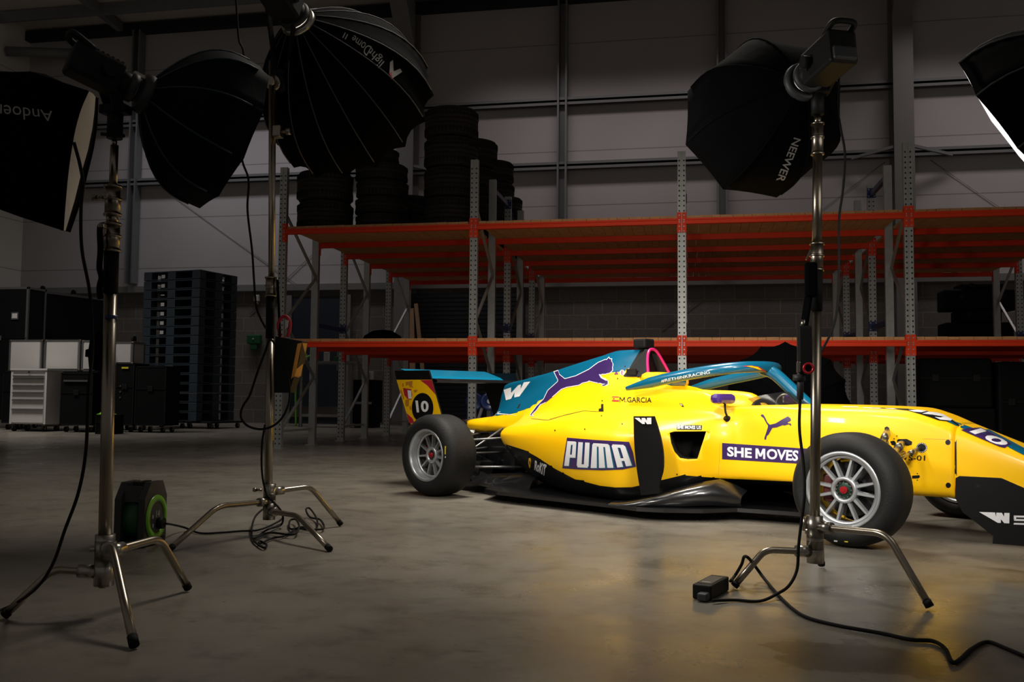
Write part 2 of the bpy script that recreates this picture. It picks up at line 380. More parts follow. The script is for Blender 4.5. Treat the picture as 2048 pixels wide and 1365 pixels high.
for x in (-6.42, 4.38, 12.0):              # I-section columns with haunch
    mb = MB(); mb.box((x, YW-.50, 4.9), (.40, .03, 9.7), 'steelgrey'); mb.box((x, YW-.04, 4.9), (.40, .03, 9.7), 'steelgrey'); mb.box((x, YW-.27, 4.9), (.025, .44, 9.7), 'steelgrey')
    mb.prism([(x-.2, YW-.5, 8.7), (x-.2, YW-1.6, rz_(YW-1.6)-.02), (x-.2, YW-.5, 9.75)], (.4, 0, 0), 'steelgrey')
    struct('trim_%d' % k, mb); k += 1
    mb = MB()
    for sx in (-1, 1): mb.bar((x+sx*.2, YW-.45, 5.95), (x+sx*1.0, YW-.2, 5.80), .06, .06, 'girt')
    struct('trim_%d' % k, mb); k += 1
for y in (19.5, 17.7, 15.9, 14.1, 12.3):       # purlins
    mb = MB(); mb.box(((XL+XR)/2, y, rz_(y)-.14), (XR-XL, .07, .26), 'girt'); struct('trim_%d' % k, mb); k += 1
for x in (-14.0, -6.42, 4.38):
    mb = MB(); mb.bar((x, YW-.2, rz_(YW-.2)-.12), (x, 10, rz_(10)-.12), .16, .2, 'steelgrey'); struct('trim_%d' % k, mb); k += 1
mb = MB(); mb.bar((4.6, YW-.6, 9.55), (8.6, 16.6, rz_(16.6)-.3), .12, .12, 'steelgrey'); struct('trim_%d' % k, mb); k += 1
mb = MB(); mb.cyl((XL+.02, 19.75, 9.15), (-15.0, YW-.1, 9.25), .12, 'steelgrey'); struct('trim_%d' % k, mb); k += 1
for a, b in (((4.1, 5.75), (-.6, 2.2)), ((5.0, 5.75), (8.6, 2.9)), ((-6.9, 5.75), (-10.4, 2.6)), ((-12.8, 5.75), (-9.2, 3.3))):     # thin tie rods on the wall
    mb = MB(); mb.cyl((a[0], YW-.02, a[1]), (b[0], YW-.02, b[1]), .006, 'girt', 6); struct('trim_%d' % k, mb); k += 1
# doors
d1 = MB(); d1.box((-8.62, YW-.03, 1.5), (1.30, .06, 3.0), 'door'); o = struct('door_1', d1)
f = MB()
for x in (-9.36, -7.88): f.box((x, YW-.05, 1.52), (.13, .10, 3.04), 'steelgrey')
f.build('door_frame', o)
f = MB(); f.box((-8.62, YW-.07, .28), (1.26, .02, .25), 'steel'); f.build('kick_plate', o)
f = MB(); f.box((-8.1, YW-.09, 1.5), (.04, .06, .5), 'steel'); f.build('door_handle', o)
d2 = MB(); d2.box((-5.08, YW-.04, 1.52), (2.55, .08, 3.04), 'shutter')
for i in range(30): d2.box((-5.08, YW-.085, .08+i*.1), (2.5, .012, .07), 'shutter')
o = struct('door_2', d2)
f = MB(); f.box((-6.45, YW-.09, 1.55), (.20, .14, 3.1), 'steelgrey'); f.box((-3.72, YW-.09, 1.55), (.12, .14, 3.1), 'shutter'); f.build('guide_rail', o)
f = MB(); f.cyl((-4.45, YW-.16, .05), (-4.45, YW-.16, 2.95), .03, 'girt', 10); o = f.build('drain_pipe'); tag(o, 'thin grey steel standpipe against the dark roller shutter', 'pipe')
f = MB(); f.cyl((6.9, YW-.16, .05), (6.9, YW-.16, 3.0), .04, 'steel', 10); o = f.build('drain_pipe'); tag(o, 'pale vertical pipe on the block wall in front of the stacked black cases', 'pipe')
t = thing('alarm_sounder', 'small white box alarm high on the block wall', 'alarm', (-10.19, YW-.02, 2.98))
f = MB(); f.bbox((0, -.05, 0), (.13, .10, .16), .015, 'label'); f.build('case', t)
f = MB(); f.cyl((0, -.05, -.085), (0, -.05, -.14), .045, 'label', 14); f.build('sounder', t)
t = thing('call_box', 'dark green call box fixed to the block wall', 'call box', (-10.22, YW-.02, 1.95))
f = MB(); f.bbox((0, -.07, .04), (.34, .13, .22), .02, 'green'); f.build('case', t)
f = MB(); f.bbox((0, -.07, -.14), (.18, .11, .14), .02, 'green'); f.build('socket', t)
f = MB(); f.cyl((0, -.135, .05), (0, -.15, .05), .02, 'label', 12); f.build('button', t)

# ================================================================== PALLET RACKING
RX0, BW = -5.07, 2.49
ZT = 3.574
LV = ((1.278, 1.347, 1.386, 1.174, 1.408), (2.709, 2.778, 2.814, 2.611, 2.849))   # beam bottom, beam top, deck top, connector bottom, connector top
def post(mb, x, y, s, zt):             # s=-1 front face towards -y
    mb.box((x, y, zt/2), (.094, .06, zt), 'galv')
    for sx in (-1, 1):
        mb.box((x+sx*.028, y+s*.033, zt/2), (.036, .008, zt), 'galv')
        n = int((zt-.1)/.0595)
        for i in range(n): mb.box((x+sx*.027, y+s*.0372, .07+i*.0595), (.015, .0012, .019), 'hole')
    mb.box((x, y, .006), (.14, .13, .012), 'galv')
def rack(label, Y0, Y1, nf, spacer, seed):
    rnd = random.Random(seed)
    r = thing('pallet_rack', label, 'rack', (RX0, Y0, 0), 0, 'racking runs one behind the other')
    for i in range(nf):
        x = BW*i
        for y, s in ((0, -1), (Y1-Y0, 1)):
            p = MB(); post(p, x, y, s, ZT); p.build('upright', r)
        b = MB(); z = .25; up = True; D = Y1-Y0-.06
        b.bar((x, .03, .22), (x, .03+D, .22), .03, .03, 'galv')
        while z < ZT-.75:
            a, c = (.03, .03+D) if up else (.03+D, .03)
            b.bar((x+.02, a, z), (x+.02, c, z+.68), .034, .022, 'galv'); z += .68; up = not up
        b.build('bracing', r)
    for i in range(nf-1):
        x0 = BW*i; x1 = x0+BW
        for bb, bt, dt, cb, ct in LV:
            for y, s in ((0, -1), (Y1-Y0, 1)):
                p = MB(); yf = y+s*.033
                p.box(((x0+x1)/2, yf-s*.008, (bb+bt)/2), (BW-.094, .05, bt-bb), 'orange')
                p.box(((x0+x1)/2, yf+s*.02, bb+.016), (BW-.094, .012, .028), 'orange')
                p.box(((x0+x1)/2, yf+s*.02, bt-.012), (BW-.094, .006, .018), 'orange')
                for xe, sx in ((x0, 1), (x1, -1)):
                    p.box((xe+sx*.026, y+s*.0415, (cb+ct)/2), (.044, .006, ct-cb), 'orange'); p.box((xe+sx*.050, y+s*.02, (cb+ct)/2), (.006, .05, ct-cb), 'orange')
                    for q in (.07, .30, .52, .62, .85): p.cyl((xe+sx*.027, y+s*.0445, cb+(ct-cb)*q), (xe+sx*.027, y+s*.048, cb+(ct-cb)*q), .008, 'galv', 8)
                p.build('beam', r)
            d = MB(); x = x0+.055
            while x < x1-.06:
                w = min(rnd.choice((.095, .12, .145, .145)), x1-.055-x)
                if w > .03:
                    e = rnd.uniform(-.004, .006); d.box((x+w/2, (Y1-Y0)/2+e, (bt+dt)/2+.001), (w-.004, Y1-Y0+.03, dt-bt-.002+rnd.uniform(-.004, .002)), 'wood')
                x += w
            d.build('slatted_deck', r)
            if spacer and bt > 2:                # loose boards laid across the gap to the run in front
                d = MB(); x = x0+.055
                while x < x1-.06:
                    w = min(rnd.choice((.095, .12, .145, .145)), x1-.055-x)
                    if w > .03: d.box((x+w/2, -.515, (bt+dt)/2), (w-.004, .93, dt-bt-.004), 'wood')
                    x += w
                d.build('gap_boards', r)
    if spacer:
        for i in range(nf):
            for z in (1.66, 3.46):
                p = MB(); p.box((BW*i, -.04, z), (.11, .02, .13), 'bluemetal'); p.box((BW*i, -.50, z-.02), (.05, .90, .06), 'bluemetal')
                for a in (-1, 1):
                    for c in (-1, 1): p.cyl((BW*i+a*.035, -.05, z+c*.045), (BW*i+a*.035, -.056, z+c*.045), .009, 'galv', 8)
                p.build('row_spacer', r)
    return r
rack('nearest orange and galvanised pallet rack run, directly behind the racing car', 10.90, 11.95, 5, False, 1)
rack('middle orange pallet rack run, between the nearest run and the rearmost one', 13.02, 14.02, 5, True, 2)
rack('rearmost orange pallet rack run, closest to the block wall', 15.12, 16.16, 5, True, 3)

# ------------------------------------------------------------------ tyres on the top deck
def tyre_mesh(r, h, gr):
    mb = MB(); prof = [(r*.60, -h*.40), (r*.62, -h*.47), (r*.80, -h*.5), (r*.93, -h*.46)]
    for g in range(gr):
        a = -h*.40+h*.80*g/gr; b = -h*.40+h*.80*(g+1)/gr; bul = lambda y: r*(1-.035*(abs(y)/(h*.4))**3)
        prof += [(bul(a), a+.004), (bul((a+b)/2), (a+b)/2), (bul(b), b-.008), (bul(b)-.012, b-.006), (bul(b)-.012, b+.001)]
    prof += [(r*.93, h*.46), (r*.80, h*.5), (r*.62, h*.47), (r*.60, h*.40), (r*.58, 0)]
    mb.lathe((0, 0, h/2), (0, 0, 1), prof, 'tread', 40, closed=True)
    n = 44
    for i in range(n):                    # cross cuts of the tread blocks
        a = 2*math.pi*i/n
        for z in (.22, .78):
            mb.box((math.cos(a)*r*.985, math.sin(a)*r*.985, h*z), (.02, .012, h*.2), 'hole', a)
    return mb
TD = 2.818
def rx(px, py, Y, r): return at(px, py, Y).x-r
stacks = [  # x, y, r, h, n, grooves, words
    (-3.03, 11.45, .345, .388, 4, 5, 'tall front stack right of the big dome softbox', 'stack of four fat tyres at the deck front'),
    (-4.74, 11.45, .365, .395, 2, 5, 'low stack at the left end of the top deck', 'two wide tyres at the left end of the deck'),
    (-3.99, 11.55, .34, .222, 4, 3, 'stack of narrow tyres between the two wide stacks', 'narrow tyres between wide stacks'),
    (rx(826, 447, 13.4, .33), 13.4, .33, .30, 3, 4, 'dark stack behind the narrow tyres', 'tyres behind the narrow stack'),
    (rx(990, 447, 13.35, .34), 13.40, .34, .42, 4, 4, 'stack behind the tall front stack, beside the second upright', 'fat tyres behind the tall front stack'),
    (rx(1025, 447, 15.45, .33), 15.50, .33, .38, 5, 4, 'stack on the rear run, seen right of the second upright', 'tyres on the rear run by the second upright'),
    (rx(1043, 447, 16.1, .33)-.02, 16.25, .33, .36, 4, 4, 'rearmost stack, furthest right of the tyres', 'rearmost tyres on the deck'),
    (rx(860, 447, 15.6, .33), 15.6, .33, .34, 4, 4, 'stack in the gap left of the tall front stack', 'tyres in the gap left of the tall stack'),
]
ordn = {2: ['bottom', 'top'], 3: ['bottom', 'middle', 'top'], 4: ['bottom', 'second lowest', 'second highest', 'top'], 5: ['bottom', 'second lowest', 'middle', 'second highest', 'top']}
rnd = random.Random(11)
for x, y, r, h, n, g, words, grp in stacks:
    first = tyre_mesh(r, h, g).build('race_tyre')
    for i in range(n):
        o = first if i == 0 else first.copy()
        if i: COL.objects.link(o)
        o.location = (x+(rnd.uniform(-.012, .012) if i else 0), y+(rnd.uniform(-.012, .012) if i else 0), TD+i*(h+.002)); o.rotation_euler = (0, 0, rnd.uniform(0, 6))
        tag(o, '%s tyre, %s' % (ordn[n][i], words), 'tyre', grp)
o = tyre_mesh(.19, .20, 3).build('race_tyre'); o.location = (-3.97, 11.55, TD+4*.224+.002); tag(o, 'small tyre lying on top of the narrow tyre stack', 'tyre')
o = tyre_mesh(.17, .06, 1).build('race_tyre'); o.location = (-4.72, 11.45, TD+2*.397+.003); tag(o, 'thin tyre ring lying on the low left stack', 'tyre')

# ================================================================== THE RACING CAR  (local x forward, y left, z up)
CA = math.radians(-33.1233)
CARLOC = Vector((-1.29795, 6.87269, 0))
car = thing('racing_car', 'yellow and teal open-wheel racing car numbered 10 parked on the concrete floor', 'racing car', CARLOC, CA)
CM = car.matrix_basis; CI = CM.inverted(); CI3 = CI.to_3x3()
CEYE = CI @ EYE
def cray(px, py): return (CI3 @ ray(px, py)).normalized()
def ct(px, py, t):                       # photo point on the lengthwise plane t metres right of the centre line
    d = cray(px, py); return CEYE+d*((-t-CEYE.y)/d.y)
def pchip(xs, ys, x):
    n = len(xs)
    if x <= xs[0]: return ys[0]
    if x >= xs[-1]: return ys[-1]
    h = [xs[i+1]-xs[i] for i in range(n-1)]; d = [(ys[i+1]-ys[i])/h[i] for i in range(n-1)]
    def sl(i):
        if i == 0: return d[0]
        if i == n-1: return d[-1]
        if d[i-1]*d[i] <= 0: return 0
        w1 = 2*h[i]+h[i-1]; w2 = h[i]+2*h[i-1]; return (w1+w2)/(w1/d[i-1]+w2/d[i])
    i = 0
    while x > xs[i+1]: i += 1
    t = (x-xs[i])/h[i]; a, b = sl(i), sl(i+1)
    return (2*t**3-3*t*t+1)*ys[i]+(t**3-2*t*t+t)*h[i]*a+(-2*t**3+3*t*t)*ys[i+1]+(t**3-t*t)*h[i]*b
def loft(stations, step, per=5):
    xs = [s[0] for s in stations]; n = len(stations[0][1]); rows = []
    xx = []; a = xs[0]
    for b in xs[1:]:
        k = max(1, int(math.ceil((b-a)/step))); xx += [a+(b-a)*i/k for i in range(k)]; a = b
    xx.append(xs[-1])
    for x in xx:
        pts = [(pchip(xs, [s[1][i][0] for s in stations], x), pchip(xs, [s[1][i][1] for s in stations], x)) for i in range(n)]
        P = [Vector((p[0], p[1], 0)) for p in pts]; row = []
        for i in range(n-1):
            p1, p2 = P[i], P[i+1]
            p0 = P[i-1] if i else Vector((-p2.x, p2.y, 0)); p3 = P[i+2] if i+2 < n else Vector((-p1.x, p1.y, 0))
            # centripetal spline keeps tight corners free of loops
            t0 = 0; t1 = t0+max(1e-4, (p1-p0).length**.5); t2 = t1+max(1e-4, (p2-p1).length**.5); t3 = t2+max(1e-4, (p3-p2).length**.5)
            for k in range(per):
                t = t1+(t2-t1)*k/per
                A1 = p0*((t1-t)/(t1-t0))+p1*((t-t0)/(t1-t0)); A2 = p1*((t2-t)/(t2-t1))+p2*((t-t1)/(t2-t1)); A3 = p2*((t3-t)/(t3-t2))+p3*((t-t2)/(t3-t2))
                B1 = A1*((t2-t)/(t2-t0))+A2*((t-t0)/(t2-t0)); B2 = A2*((t3-t)/(t3-t1))+A3*((t-t1)/(t3-t1))
                c = B1*((t2-t)/(t2-t1))+B2*((t-t1)/(t2-t1)); row.append((max(0, c.x), c.y))
        row.append(pts[-1])
        full = [Vector((x, -p[0], p[1])) for p in row]+[Vector((x, p[0], p[1])) for p in row[-2:0:-1]]
        rows.append(full)
    return rows
BODY = [
 (-.42, [(0,.508),(.03,.507),(.06,.503),(.09,.495),(.105,.482),(.11,.468),(.11,.455),(.108,.44),(.10,.428),(.08,.42),(0,.42)]),
 (-.30, [(0,.522),(.03,.521),(.07,.514),(.10,.503),(.12,.487),(.13,.470),(.132,.455),(.128,.437),(.11,.42),(.09,.415),(0,.415)]),
 (-.170,[(0,.545),(.02,.544),(.05,.535),(.09,.515),(.125,.495),(.14,.475),(.145,.455),(.14,.435),(.13,.42),(.10,.415),(0,.415)]),
 (-.155,[(0,.60),(.012,.598),(.035,.56),(.085,.525),(.13,.497),(.145,.475),(.15,.455),(.145,.437),(.135,.425),(.10,.42),(0,.42)]),
 (-.095,[(0,.771),(.012,.768),(.03,.66),(.075,.56),(.135,.505),(.155,.478),(.16,.456),(.155,.44),(.145,.428),(.11,.42),(0,.42)]),
 ( .10, [(0,.812),(.014,.808),(.04,.70),(.095,.605),(.155,.53),(.18,.485),(.19,.460),(.185,.445),(.17,.432),(.13,.42),(0,.40)]),
 ( .25, [(0,.842),(.016,.838),(.05,.74),(.11,.635),(.185,.545),(.22,.490),(.24,.462),(.235,.445),(.215,.43),(.16,.30),(0,.10)]),
 ( .275,[(0,.846),(.016,.842),(.052,.745),(.115,.64),(.20,.548),(.30,.490),(.40,.455),(.43,.42),(.40,.375),(.24,.25),(0,.09)]),
 ( .35, [(0,.861),(.017,.857),(.058,.765),(.125,.655),(.22,.553),(.34,.500),(.445,.460),(.475,.415),(.445,.34),(.28,.2),(0,.08)]),
 ( .60, [(0,.919),(.02,.914),(.075,.84),(.150,.72),(.25,.600),(.39,.530),(.51,.487),(.555,.420),(.525,.27),(.36,.11),(0,.07)]),
 ( .85, [(0,.973),(.028,.968),(.095,.89),(.175,.77),(.275,.640),(.42,.565),(.565,.515),(.625,.430),(.605,.25),(.46,.09),(0,.07)]),
 (1.02, [(0,1.005),(.04,1.0),(.11,.92),(.19,.80),(.285,.660),(.44,.580),(.60,.528),(.665,.435),(.65,.25),(.54,.09),(0,.07)]),
 (1.10, [(0,1.006),(.042,1.0),(.095,.92),(.165,.81),(.265,.690),(.43,.585),(.615,.532),(.68,.437),(.665,.25),(.57,.09),(0,.07)]),
 (1.22, [(0,1.0),(.04,.995),(.075,.93),(.125,.83),(.25,.705),(.43,.590),(.622,.534),(.693,.439),(.678,.25),(.59,.09),(0,.07)]),
 (1.26, [(0,.83),(.04,.828),(.09,.82),(.15,.79),(.265,.700),(.43,.591),(.624,.535),(.697,.440),(.682,.25),(.60,.09),(0,.07)]),
 (1.32, [(0,.79),(.06,.79),(.15,.78),(.215,.762),(.285,.685),(.43,.592),(.625,.536),(.70,.440),(.685,.25),(.61,.09),(0,.07)]),
 (1.47, [(0,.76),(.06,.76),(.16,.76),(.235,.745),(.295,.690),(.41,.600),(.62,.540),(.705,.445),(.695,.26),(.63,.09),(0,.08)]),
 (1.50, [(0,.40),(.10,.40),(.20,.72),(.245,.742),(.30,.690),(.40,.602),(.61,.541),(.703,.447),(.692,.27),(.625,.09),(0,.08)]),
 (1.72, [(0,.30),(.12,.32),(.205,.70),(.255,.735),(.31,.680),(.385,.603),(.56,.545),(.670,.452),(.66,.29),(.57,.10),(0,.09)]),
 (1.84, [(0,.30),(.12,.32),(.21,.69),(.262,.722),(.315,.670),(.372,.602),(.50,.550),(.600,.455),(.585,.31),(.50,.15),(0,.12)]),
 (1.93, [(0,.30),(.12,.32),(.215,.645),(.268,.672),(.317,.645),(.352,.600),(.435,.553),(.515,.455),(.50,.33),(.43,.20),(0,.16)]),
 (2.00, [(0,.30),(.12,.32),(.215,.615),(.272,.642),(.318,.625),(.338,.590),(.375,.550),(.420,.455),(.41,.345),(.37,.22),(0,.18)]),
 (2.10, [(0,.30),(.12,.32),(.215,.620),(.275,.645),(.318,.628),(.330,.585),(.337,.545),(.342,.450),(.340,.35),(.32,.225),(0,.20)]),
 (2.33, [(0,.34),(.11,.35),(.20,.630),(.262,.652),(.305,.632),(.318,.585),(.322,.545),(.322,.450),(.320,.35),(.305,.228),(0,.215)]),
 (2.38, [(0,.657),(.09,.658),(.18,.657),(.255,.651),(.300,.630),(.314,.585),(.318,.545),(.318,.450),(.316,.35),(.302,.228),(0,.215)]),
 (2.62, [(0,.657),(.09,.657),(.17,.655),(.237,.647),(.280,.622),(.294,.575),(.298,.540),(.298,.450),(.296,.35),(.285,.225),(0,.21)]),
 (2.98, [(0,.648),(.07,.648),(.135,.646),(.190,.637),(.228,.600),(.240,.560),(.246,.520),(.248,.440),(.248,.34),(.24,.215),(0,.205)]),
 (3.10, [(0,.618),(.07,.618),(.13,.615),(.180,.603),(.213,.570),(.224,.530),(.230,.495),(.232,.425),(.233,.34),(.225,.215),(0,.205)]),
 (3.22, [(0,.568),(.065,.568),(.125,.564),(.172,.550),(.200,.520),(.210,.485),(.215,.455),(.217,.400),(.218,.33),(.21,.215),(0,.205)]),
]
NOSE = [
 (3.225, [(0,.566),(.065,.566),(.125,.562),(.172,.548),(.200,.518),(.210,.483),(.215,.453),(.217,.398),(.218,.33),(.21,.217),(0,.207)]),
 (3.40, [(0,.497),(.06,.497),(.115,.493),(.155,.480),(.178,.452),(.187,.425),(.191,.40),(.193,.36),(.192,.31),(.185,.235),(0,.225)]),
 (3.65, [(0,.400),(.055,.400),(.10,.396),(.132,.385),(.150,.362),(.157,.345),(.160,.33),(.161,.30),(.160,.27),(.152,.225),(0,.215)]),
 (3.90, [(0,.318),(.045,.318),(.085,.314),(.110,.305),(.123,.290),(.127,.275),(.128,.265),(.128,.245),(.126,.225),(.118,.19),(0,.185)]),
 (4.00, [(0,.275),(.03,.274),(.06,.27),(.085,.262),(.095,.252),(.097,.243),(.098,.238),(.097,.225),(.092,.215),(.08,.20),(0,.195)]),
]
rows = loft(BODY, .03, 5)
bodymb = MB(); bodymb.grid(rows, 'yellow', True, True)
bodymb.add(rows[0], [list(range(len(rows[0])))], 'yellow'); bodymb.add(rows[-1], [list(range(len(rows[-1])))[::-1]], 'yellow')
nr = loft(NOSE, .03, 5)
nosemb = MB(); nosemb.grid(nr, 'yellow', True, True); nosemb.add(nr[0], [list(range(len(nr[0])))], 'yellow'); nosemb.add(nr[-1], [list(range(len(nr[-1])))[::-1]], 'yellow')
def bvh_of(mb): return BVHTree.FromPolygons([tuple(v) for v in mb.v], mb.f)
TREES = {'body': bvh_of(bodymb), 'nose': bvh_of(nosemb)}
# radiator intake: cut a real pocket into the sidepod front
intake = [(1335,867),(1345,864.5),(1409,864),(1404,880),(1391,920),(1372,920.5),(1356,918),(1345,906),(1338,888)]
cut = MB(); P0 = []; P1 = []
for px, py in intake:
    d = cray(px, py); h = TREES['body'].ray_cast(CEYE, d)[0]
    P0.append(h-d*.10); P1.append(h+Vector((-.10, .22, 0))+(Vector((0,0,0))))
cut.add(P0+P1, [list(range(len(P0)))[::-1], [len(P0)+i for i in range(len(P0))]]+[(i, (i+1) % len(P0), len(P0)+(i+1) % len(P0), len(P0)+i) for i in range(len(P0))], 'duct')
cut.T = Matrix.Scale(-1, 4, Vector((0, 1, 0))); cut.add(P0+P1, [list(range(len(P0))), [len(P0)+i for i in range(len(P0))][::-1]]+[(i, (i+1) % len(P0), len(P0)+(i+1) % len(P0), len(P0)+i) for i in range(len(P0))], 'duct')
body0 = bodymb.build('t_body'); cuto = cut.build('t_cut')
body0.data.materials.append(M['duct'])
bo = body0.modifiers.new('b', 'BOOLEAN'); bo.operation = 'DIFFERENCE'; bo.object = cuto; bo.solver = 'EXACT'
try: bo.material_mode = 'TRANSFER'
except Exception: pass
dg = bpy.context.evaluated_depsgraph_get(); dg.update(); ev = body0.evaluated_get(dg); me = ev.to_mesh()
base = MB(); mnames = [mm.name if mm else 'yellow_paint' for mm in me.materials]
cen = sum((p for p in P0+P1), Vector())/len(P0+P1)
base.v = [v.co.copy() for v in me.vertices]
yi = base.mat('yellow'); di = base.mat('duct')
for p in me.polygons:
    base.f.append(list(p.vertices)); isd = p.material_index < len(mnames) and 'duct' in mnames[p.material_index]
    base.mi.append(di if isd else yi); base.sm.append(not isd)
ev.to_mesh_clear()
for o in (body0, cuto): bpy.data.objects.remove(o)
TREES['cut'] = bvh_of(base)

def hit(px, py, off, trees=('body',)):
    d = cray(px, py); best = None
    for t in trees:
        h = TREES[t].ray_cast(CEYE, d)
        if h[0] is not None and (best is None or h[3] < best[3]): best = h
    if best is None: return None
    n = best[1]
    if n.dot(d) > 0: n = -n
    return best[0]+n*off
def drape(mb, vs, fs, fmap, m, off, L, trees=('body',), mirror=False):
    # vs in any flat coordinates, fmap turns them into photo points; the pattern is laid on the surface it meets there
    px = [fmap(x, y) for x, y in vs]
    pv, pf = subdiv2d(px, fs, L)
    P = [hit(x, y, off, trees) for x, y in pv]
    good = [f for f in pf if all(P[i] is not None for i in f) and max((P[a]-P[b]).length for a in f for b in f) < .22]
    idx = {}; vv = []
    for f in good:
        for i in f:
            if i not in idx: idx[i] = len(vv); vv.append(P[i])
    ff = [[idx[i] for i in f] for f in good]
    mb.add(vv, ff, m, True)
    if mirror: mb.add([Vector((p.x, -p.y, p.z)) for p in vv], [f[::-1] for f in ff], m, True)
ident = lambda x, y: (x, y)
def dpoly(mb, poly, m, off=.0015, L=9, trees=('body',), mirror=False, holes=()):
    loops = [[Vector((x, y, 0)) for x, y in poly]]+[[Vector((x, y, 0)) for x, y in h] for h in holes]
    tri = tessellate_polygon(loops); vs = [(p.x, p.y) for l in loops for p in l]
    drape(mb, vs, [list(t) for t in tri], ident, m, off, L, trees, mirror)
def dline(mb, pts, w, m, off=.0012, trees=('body',), closed=False):
    for (x0, y0), (x1, y1) in zip(pts, pts[1:]+([pts[0]] if closed else [])):
        dx, dy = x1-x0, y1-y0; l = math.hypot(dx, dy) or 1; nx, ny = -dy/l*w/2, dx/l*w/2; ex, ey = dx/l*w*.3, dy/l*w*.3
        dpoly(mb, [(x0+nx-ex, y0+ny-ey), (x1+nx+ex, y1+ny+ey), (x1-nx+ex, y1-ny+ey), (x0-nx-ex, y0-ny-ey)], m, off, 9, trees)
def qmap(q):
    (ax, ay), (bx, by), (cx, cy), (dx, dy) = q      # TL TR BR BL
    def f(u, v):
        tx, ty = ax+(bx-ax)*u, ay+(by-ay)*u; lx, ly = dx+(cx-dx)*u, dy+(cy-dy)*u
        return (lx+(tx-lx)*v, ly+(ty-ly)*v)
    return f
def dtext(mb, txt, q, m, off=.0025, bold=.02, trees=('body',), L=6):
    vs, fs = text_mesh(txt, bold); drape(mb, vs, fs, qmap(q), m, off, L, trees)
def dshape(mb, poly, q, m, off=.0025, trees=('body',), L=6):
    f = qmap(q); dpoly(mb, [f(x, y) for x, y in poly], m, off, L, trees)
def circ(cx, cy, rx, ry, n=20): return [(cx+rx*math.cos(2*math.pi*i/n), cy+ry*math.sin(2*math.pi*i/n)) for i in range(n)]

C6 = lambda *p: [(900+x/3.412, 430+y/3.412) for x, y in p]
C1 = lambda *p: [(770+x/3.9, 670+y/3.9) for x, y in p]
C2 = lambda *p: [(1100+x/3.69, 660+y/3.69) for x, y in p]
C3 = lambda *p: [(1400+x/3.9, 700+y/3.9) for x, y in p]
C4 = lambda *p: [(1550+x/3.79, 760+y/3.79) for x, y in p]
B = base
# teal engine cover
teal_low = C1((735,640),(760,634),(880,632),(940,622),(1010,608),(1090,585),(1140,560),(1200,515),(1290,455),(1370,418),(1440,396),(1560,360))
teal_up = C6((1100,1068),(1200,1058),(1225,1045),(1262,995),(1296,930),(1302,918),(1300,890),(1165,890),(700,1030),(330,1180),(150,1360))
def inside(p, poly):
    x, y = p; r = False; n = len(poly)
    for i in range(n):
        (x0, y0), (x1, y1) = poly[i], poly[(i+1) % n]
        if (y0 > y) != (y1 > y) and x < (x1-x0)*(y-y0)/(y1-y0)+x0: r = not r
    return r
def topx(p):
    w = CM @ p-EYE; k = w.dot(FW); u = FPX*w.dot(RT)/k; v = -FPX*w.dot(UP)/k; c, s_ = math.cos(ROLL), math.sin(ROLL)
    return (1024+u*c-v*s_, 682.5+u*s_+v*c)
def paint(poly, m):
    k = B.mat(m)
    for i, f in enumerate(B.f):
        c = sum((B.v[a] for a in f), Vector())/len(f); c.y = -abs(c.y)
        if B.mi[i] == yi and inside(topx(c), poly): B.mi[i] = k
LOWER = [(985,866),(999,884),(1012,889),(1050,901),(1075,915),(1110,938),(1150,959),(1200,972),(1230,975.5),(1264,975),(1320,962),(1366,951),(1440,957),(1560,962.5),(1600,964),(1600,1030),(985,1030)]
AIRB = [(1252,752),(1256,742),(1281.5,699),(1310,696),(1322,752)]
paint(AIRB, 'black'); paint(teal_low[2:]+teal_up, 'teal'); paint([(x, y+3) for x, y in LOWER[:-2]]+LOWER[-2:], 'black')
dpoly(B, teal_low+teal_up, 'teal', .0012, 9, mirror=True)
dpoly(B, AIRB, 'black', .0016, 6, mirror=True)
dpoly(B, C1((850,612),(905,598),(880,612),(960,620),(1040,632),(935,622),(880,621)), 'white', .0016, 6)
dpoly(B, C1((1028,580),(1045,545),(1060,540),(1045,572)), 'duct', .0022, 6)
# dark bodywork below the yellow
dpoly(B, [(985,866),(999,884),(1012,889),(1050,901),(1075,915),(1110,938),(1150,959),(1200,972),(1230,975.5),(1264,975),(1320,962),(1366,951),(1440,957),(1560,962.5),(1600,964),(1600,1030),(985,1030)], 'black', .0012, 9, mirror=True)
# big leaping cat
cat_big = C6((710,1072),(738,1064),(748,1090),(785,1120),(860,1100),(950,1055),(1010,1010),(1062,988),(1070,990),(1086,972),(1092,984),(1106,984),(1104,1000),(1114,1022),(1110,1045),(1112,1062),(1098,1078),(1060,1090),(1040,1090),(1028,1096),(1036,1112),(1060,1120),(1080,1138),(1080,1158),(1062,1168),(1036,1168),(1040,1160),(1056,1156),(1000,1148),(950,1136),(940,1142),(905,1150),(880,1165),(800,1178),(762,1192),(735,1215),(700,1245),(655,1282),(618,1298),(592,1335),(560,1366))+C1((1160,634),(1134,634))+C6((548,1365),(590,1308),(640,1258),(668,1200),(735,1140),(738,1130),(722,1098))
def grow(poly, d):
    n = len(poly); A = sum(poly[i][0]*poly[(i+1) % n][1]-poly[(i+1) % n][0]*poly[i][1] for i in range(n)); s = 1 if A > 0 else -1; out = []
    for i in range(n):
        (x0, y0), (x1, y1), (x2, y2) = poly[i-1], poly[i], poly[(i+1) % n]
        def nn(a, b, c, e):
            l = math.hypot(c-a, e-b) or 1; return (s*(e-b)/l, -s*(c-a)/l)
        a = nn(x0, y0, x1, y1); b = nn(x1, y1, x2, y2); mx, my = a[0]+b[0], a[1]+b[1]; l = math.hypot(mx, my) or 1
        k = min(2.0, 1/max(.4, (l/2))); out.append((x1+mx/l*d*k, y1+my/l*d*k))
    return out
